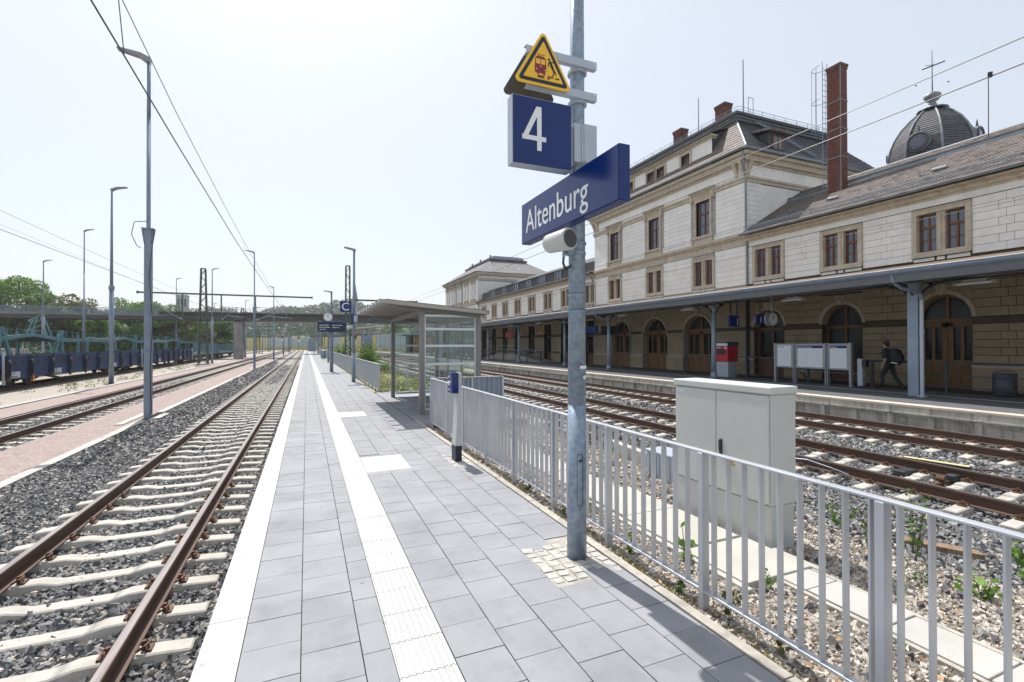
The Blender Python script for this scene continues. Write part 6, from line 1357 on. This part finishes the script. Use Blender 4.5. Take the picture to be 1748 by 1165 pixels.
for i,(ya,yb,l) in enumerate(((14.30,15.12,'narrow left timetable case with a pale poster'),(12.92,14.18,'wide middle timetable case with blue header strip'),(11.98,12.80,'narrow right timetable case with blue header strip'))):
    t=thing('timetable_case',l,'timetable case',(19.15,(ya+yb)/2,0)); z0,z1=.64,1.68
    obj('case',MB().box(19.15,19.25,ya,yb,z0,z1),m_pfr,t,bevel=.01); obj('poster',MB().box(19.143,19.15,ya+.09,yb-.09,z0+.07,z1-.09),m_poster,t)
    hz_=obj('header_strip',MB().box(19.140,19.143,ya+.09,yb-.09,z1-.19,z1-.09),m_bluesign if i else m_poster,t)
    text_mb(['xxxxxxxx','xxxxxxx   xxxxxxxxx','xxxxxxx'][i],.07,(19.138,yb-.13,z1-.165),(0,-1,0),(0,0,1),m_signwhite if i else m_bluesign,'header_text',t,.001)
    ln=MB(); r=random.Random(i)
    for k in range(8):
        z=z1-.26-k*.085
        c0=yb-.14
        while c0>ya+.2: l_=r.uniform(.08,.3); ln.box(19.1415,19.1428,max(c0-l_,ya+.12),c0,z,z+.008); c0-=l_+.06
    obj('print_lines',ln,m_print2,t)
    for y in (ya-.04,yb+.04): obj('support_post',MB().box(19.13,19.27,y-.04,y+.04,0,1.70),m_pfr,t)
# ticket machine
t=thing('ticket_machine','red and grey ticket machine standing behind a canopy column','ticket machine',(19.6,18.3,0)); m_tred=mat('machine_red',(.50,.012,.03),.4,var=.04)
obj('machine_base',MB().box(19.35,19.95,17.95,18.75,0,.78),m_signgrey,t,bevel=.02); obj('machine_body',MB().box(19.30,20.0,17.92,18.78,.78,1.68),m_tred,t,bevel=.02); obj('header',MB().box(19.28,20.02,17.90,18.80,1.56,1.78),m_anth,t); obj('screen',MB().box(19.285,19.30,18.1,18.6,1.15,1.42),m_black,t)
obj('white_band',MB().box(19.27,19.28,17.92,18.78,1.58,1.70),m_signwhite,t)
text_mb('xxxxxxxxxx',.10,(19.28,18.75,1.46),(0,-1,0),(0,0,1),m_signwhite,'lettering',t,.002,sx=.8)
obj('ticket_pictogram',MB().box(19.29,19.297,17.99,18.05,1.42,1.52).box(19.29,19.297,18.08,18.14,1.42,1.52),m_signwhite,t)
# hanging signs 1 / clock
t=thing('platform_number_sign','dark sign with a white 1 hanging beside the column, left of the ticket machine','sign',(18,16.9,2.7)); obj('sign_box',MB().box(17.98,18.62,16.6,16.68,2.47,3.0),m_bluesign,t); text_mb('1',.44,(18.38,16.59,2.55),(1,0,0),(0,0,1),m_signwhite,'lettering',t,.002); obj('hanger',MB().box(18.1,18.14,16.62,16.66,3.0,3.9).box(18.5,18.54,16.62,16.66,3.0,3.9),m_under,t)
t=thing('platform_number_sign','small dark sign with a white 1 just left of the station clock','sign',(18.6,15.9,2.7)); obj('sign_box',MB().box(18.3,18.82,15.4,15.48,2.55,3.0),m_bluesign,t); text_mb('1',.36,(18.47,15.39,2.62),(1,0,0),(0,0,1),m_signwhite,'lettering',t,.002); obj('hanger',MB().box(18.55,18.58,15.42,15.45,3.0,4.0),m_under,t)
t=thing('station_clock','round double-faced clock hanging under the canopy beside the small 1 sign','clock',(19.1,15.3,2.8)); clock(t,(19.12,15.22,2.78),.30); obj('hanger',MB().tube((19.12,15.3,3.05),(19.12,15.3,4.1),.025,.025,6),m_signgrey,t); obj('rear_rim',MB().tube((18.98,15.42,2.78),(19.0,15.35,2.78),.30,.30,20),m_signgrey,t)
t=thing('station_name_sign','blue name board hanging under the canopy just right of the foreground post','sign',(18.3,29,2.7)); obj('sign_box',MB().box(18.25,18.35,28.1,30.4,2.42,2.93),m_bluesign,t); obj('sign_back',MB().box(18.5,20.0,27.85,27.95,2.35,2.9),m_black,t); obj('hanger',MB().box(18.28,18.32,28.5,28.54,2.9,3.9).box(18.28,18.32,29.9,29.94,2.9,3.9),m_under,t)

t=thing('door_notice','small round red notice beside the left pavilion door','notice',(19.6,27.7,2.5)); obj('notice_plate',MB().tube((20.2,27.6,2.50),(20.2,27.62,2.5),.2,.2,16),m_maroon,t)
t=thing('shop_sign','red hanging shop sign under the canopy at the left wing','sign',(19.4,46.3,2.7)); obj('sign_box',MB().box(19.4,19.5,45.4,47.3,2.42,3.0),mat('sign_red',(.35,.03,.02),.5,var=.1),t); obj('hanger',MB().box(19.43,19.47,45.6,45.64,3.0,4.1),m_under,t)
t=thing('warning_sign','yellow triangular warning sign on a column of the left wing canopy','warning sign',(18.4,37,2.9)); obj('backing',MB().prism(rtri(18.5,2.62,.38,.62,.03),1,36.99,37.0),m_yellow,t); obj('black_border',MB().prism(rtri(18.5,2.68,.30,.50,.02),1,36.98,36.99),m_black,t); obj('yellow_field',MB().prism(rtri(18.5,2.72,.22,.38,.01),1,36.97,36.98),m_yellow,t); obj('train_pictogram',MB().box(18.42,18.56,36.96,36.97,2.75,2.93),m_maroon,t); obj('hanger',MB().box(18.48,18.52,37.0,37.03,2.9,3.8),m_under,t)
t=thing('litter_bin','dark cylindrical litter bin under the canopy at the right edge','litter bin',(20.0,7.85,0)); obj('bin_body',MB().lathe((20.05,7.85,0),[(.26,.03),(.28,.06),(.28,.70),(.26,.72)],22),m_anth,t,smooth=True); obj('bin_handle',MB().path([(20.05+.05,7.85+.26*math.cos(q),.72+.09*math.sin(q)) for q in np.linspace(0,PI,11)],.013,5),m_anth,t)
t=thing('ticket_validator','slim pale ticket stamping post between timetable cases and walking person','validator',(19.2,11.55,0)); obj('post_body',MB().box(19.14,19.30,11.5,11.68,.08,1.1),m_signgrey,t,bevel=.01); obj('stamp_box',MB().box(19.10,19.32,11.36,11.5,.80,1.05),m_black,t,bevel=.01)
t=thing('bench','dark metal bench behind the timetable cases','bench',(20.8,14,0)); obj('seat',MB().box(20.6,21.0,12.2,15.4,.42,.46),m_pfr,t)
for y in (12.6,13.8,15.0): obj('leg',MB().bar((20.6,y-.2,0),(21.0,y+.1,.42),.04,.04).bar((21.0,y-.2,0),(20.6,y+.1,.42),.04,.04),m_anth,t)
# ================================================================= person
pe=thing('person','person in black walking left under the canopy with a black backpack','person',(19.15,10.6,0))
def skin(name,V,E,R,mt,parent,root=0,sub=2):
    o_=ORG[parent.name]; me=bpy.data.meshes.new(name); me.from_pydata([(x-o_[0],y-o_[1],z-o_[2]) for x,y,z in V],E,[]); me.materials.append(mt)
    o=bpy.data.objects.new(name,me); COL.objects.link(o); o.parent=parent
    md=o.modifiers.new('skin','SKIN'); sk=me.skin_vertices[0].data if me.skin_vertices else None
    if sk is None:
        me.skin_vertices.new() if hasattr(me.skin_vertices,'new') else None
        sk=me.skin_vertices[0].data
    for i,r in enumerate(R): sk[i].radius=(r if isinstance(r,tuple) else (r,r)); sk[i].use_root=(i==root)
    md.use_smooth_shade=True; s=o.modifiers.new('sub','SUBSURF'); s.levels=sub; s.render_levels=sub; ORG[o.name]=o_; return o
m_cloth=mat('black_cloth',(.014,.015,.020),.9,var=.3,scale=12); m_skin=mat('skin',(.42,.24,.17),.6,var=.1); m_hair=mat('dark_hair',(.012,.009,.008),.6,var=.3,scale=30); m_bag=mat('backpack_black',(.012,.013,.016),.75,var=.3,scale=10)
bx,by=19.15,10.58
# walking towards +Y; body leaning slightly forward
V=[(bx,by,.95),(bx,by+.03,1.12),(bx,by+.07,1.30),(bx,by+.09,1.43),(bx,by+.115,1.50),      # pelvis..neck 0-4
   (bx-.10,by,.90),(bx-.10,by+.20,.52),(bx-.10,by+.17,.30),(bx-.10,by+.30,.09),(bx-.10,by+.43,.05),   # front leg 5-9
   (bx+.10,by,.90),(bx+.10,by-.10,.52),(bx+.10,by-.24,.30),(bx+.10,by-.40,.12),(bx+.10,by-.28,.035),   # back leg 10-14
   (bx-.19,by+.08,1.40),(bx-.24,by+.00,1.14),(bx+.19,by+.08,1.40),(bx+.23,by+.16,1.16)]             # shoulders/upper arms 15-18
E_=[(0,1),(1,2),(2,3),(3,4),(0,5),(5,6),(6,7),(7,8),(8,9),(0,10),(10,11),(11,12),(12,13),(13,14),(3,15),(15,16),(3,17),(17,18)]
R_=[(.15,.115),(.145,.105),(.17,.12),(.12,.09),(.055,.055),(.095,.10),(.068,.07),(.058,.062),(.042,.05),(.04,.035),(.095,.10),(.068,.07),(.058,.062),(.042,.05),(.04,.035),.075,.052,.075,.052]
skin('body',V,E_,R_,m_cloth,pe)
skin('forearm',[(bx-.24,by+.0,1.16),(bx-.25,by+.03,1.03),(bx-.25,by+.10,.90)],[(0,1),(1,2)],[.042,.038,.026],m_skin,pe)
skin('forearm',[(bx+.23,by+.16,1.17),(bx+.24,by+.24,1.04),(bx+.23,by+.34,.97)],[(0,1),(1,2)],[.042,.036,.026],m_skin,pe)
for hx_,hy_,hz_ in ((bx-.25,by+.10,.90),(bx+.23,by+.34,.97)):
    skin('hand',[(hx_,hy_,hz_),(hx_,hy_+.02,hz_-.06)],[(0,1)],[(.022,.03),(.018,.036)],m_skin,pe,sub=1)
    for k in range(4): skin('finger',[(hx_,hy_-.012+k*.018,hz_-.07),(hx_-.003,hy_-.006+k*.019,hz_-.11+abs(k-1.5)*.006),(hx_+.006,hy_-.0+k*.018,hz_-.14+abs(k-1.5)*.008)],[(0,1),(1,2)],[.008,.0075,.0065],m_skin,pe,sub=1)
    skin('thumb',[(hx_,hy_+.03,hz_-.03),(hx_,hy_+.058,hz_-.07),(hx_,hy_+.06,hz_-.10)],[(0,1),(1,2)],[.010,.009,.008],m_skin,pe,sub=1)
skin('head',[(bx,by+.12,1.49),(bx,by+.135,1.56),(bx,by+.135,1.64),(bx,by+.125,1.70)],[(0,1),(1,2),(2,3)],[(.05,.05),(.062,.075),(.075,.092),(.06,.07)],m_skin,pe,root=0)
skin('hair',[(bx,by+.065,1.56),(bx,by+.085,1.63),(bx,by+.115,1.70),(bx,by+.135,1.745)],[(0,1),(1,2),(2,3)],[(.075,.06),(.096,.085),(.103,.118),(.085,.105)],m_hair,pe)
obj('nose',MB().prism([(by+.215,1.60),(by+.245,1.60),(by+.215,1.645)],0,bx-.012,bx+.012),m_skin,pe); obj('ear',MB().lathe((bx-.08,by+.12,1.62),[(.005,-.03),(.015,0),(.005,.03)],8).lathe((bx+.08,by+.12,1.62),[(.005,-.03),(.015,0),(.005,.03)],8),m_skin,pe)
obj('eye',MB().lathe((bx-.035,by+.21,1.645),[(.002,-.008),(.009,0),(.002,.008)],6).lathe((bx+.035,by+.21,1.645),[(.002,-.008),(.009,0),(.002,.008)],6),m_black,pe); obj('mouth',MB().box(bx-.022,bx+.022,by+.208,by+.214,1.573,1.58),m_maroon,pe)
obj('logo_patch',MB().box(bx-.14,bx-.12,by+.165,by+.19,1.27,1.31),m_signwhite,pe)
bk=thing('backpack','black backpack with a white stripe on the back of the walking person','backpack',(bx,by-.22,1.2))
o=obj('bag_body',MB().prism([(by-.10,.98),(by-.05,1.45),(by-.16,1.50),(by-.32,1.42),(by-.36,1.12),(by-.32,.93),(by-.15,.92)],0,bx-.15,bx+.15),m_bag,bk,bevel=.045,seg=3,smooth=True)
obj('bag_pocket',MB().prism([(by-.34,1.02),(by-.33,1.30),(by-.41,1.27),(by-.42,1.04)],0,bx-.11,bx+.11),m_bag,bk,bevel=.02); obj('reflective_stripe',MB().bar((bx-.156,by-.12,1.0),(bx-.156,by-.33,.97),.006,.022),m_signwhite,bk)
obj('strap',MB().path([(bx-.11,by-.08,1.42),(bx-.13,by+.10,1.47),(bx-.14,by+.20,1.32),(bx-.13,by+.10,1.08)],.016,6).path([(bx+.11,by-.08,1.42),(bx+.13,by+.10,1.47),(bx+.14,by+.20,1.32),(bx+.13,by+.10,1.08)],.016,6),m_bag,bk)
# ================================================================= air
hm_=bpy.data.materials.new('summer_haze'); hm_.use_nodes=True; N=hm_.node_tree.nodes; N.remove(N['Principled BSDF'])
pv=N.new('ShaderNodeVolumePrincipled'); pv.inputs['Color'].default_value=(.92,.95,1,1); pv.inputs['Density'].default_value=.00032; pv.inputs['Anisotropy'].default_value=.3
hm_.node_tree.links.new(pv.outputs[0],N['Material Output'].inputs['Volume'])
tag(obj('haze',MB().box(-1600,1600,-60,2600,-2.2,60),hm_),kind='stuff')
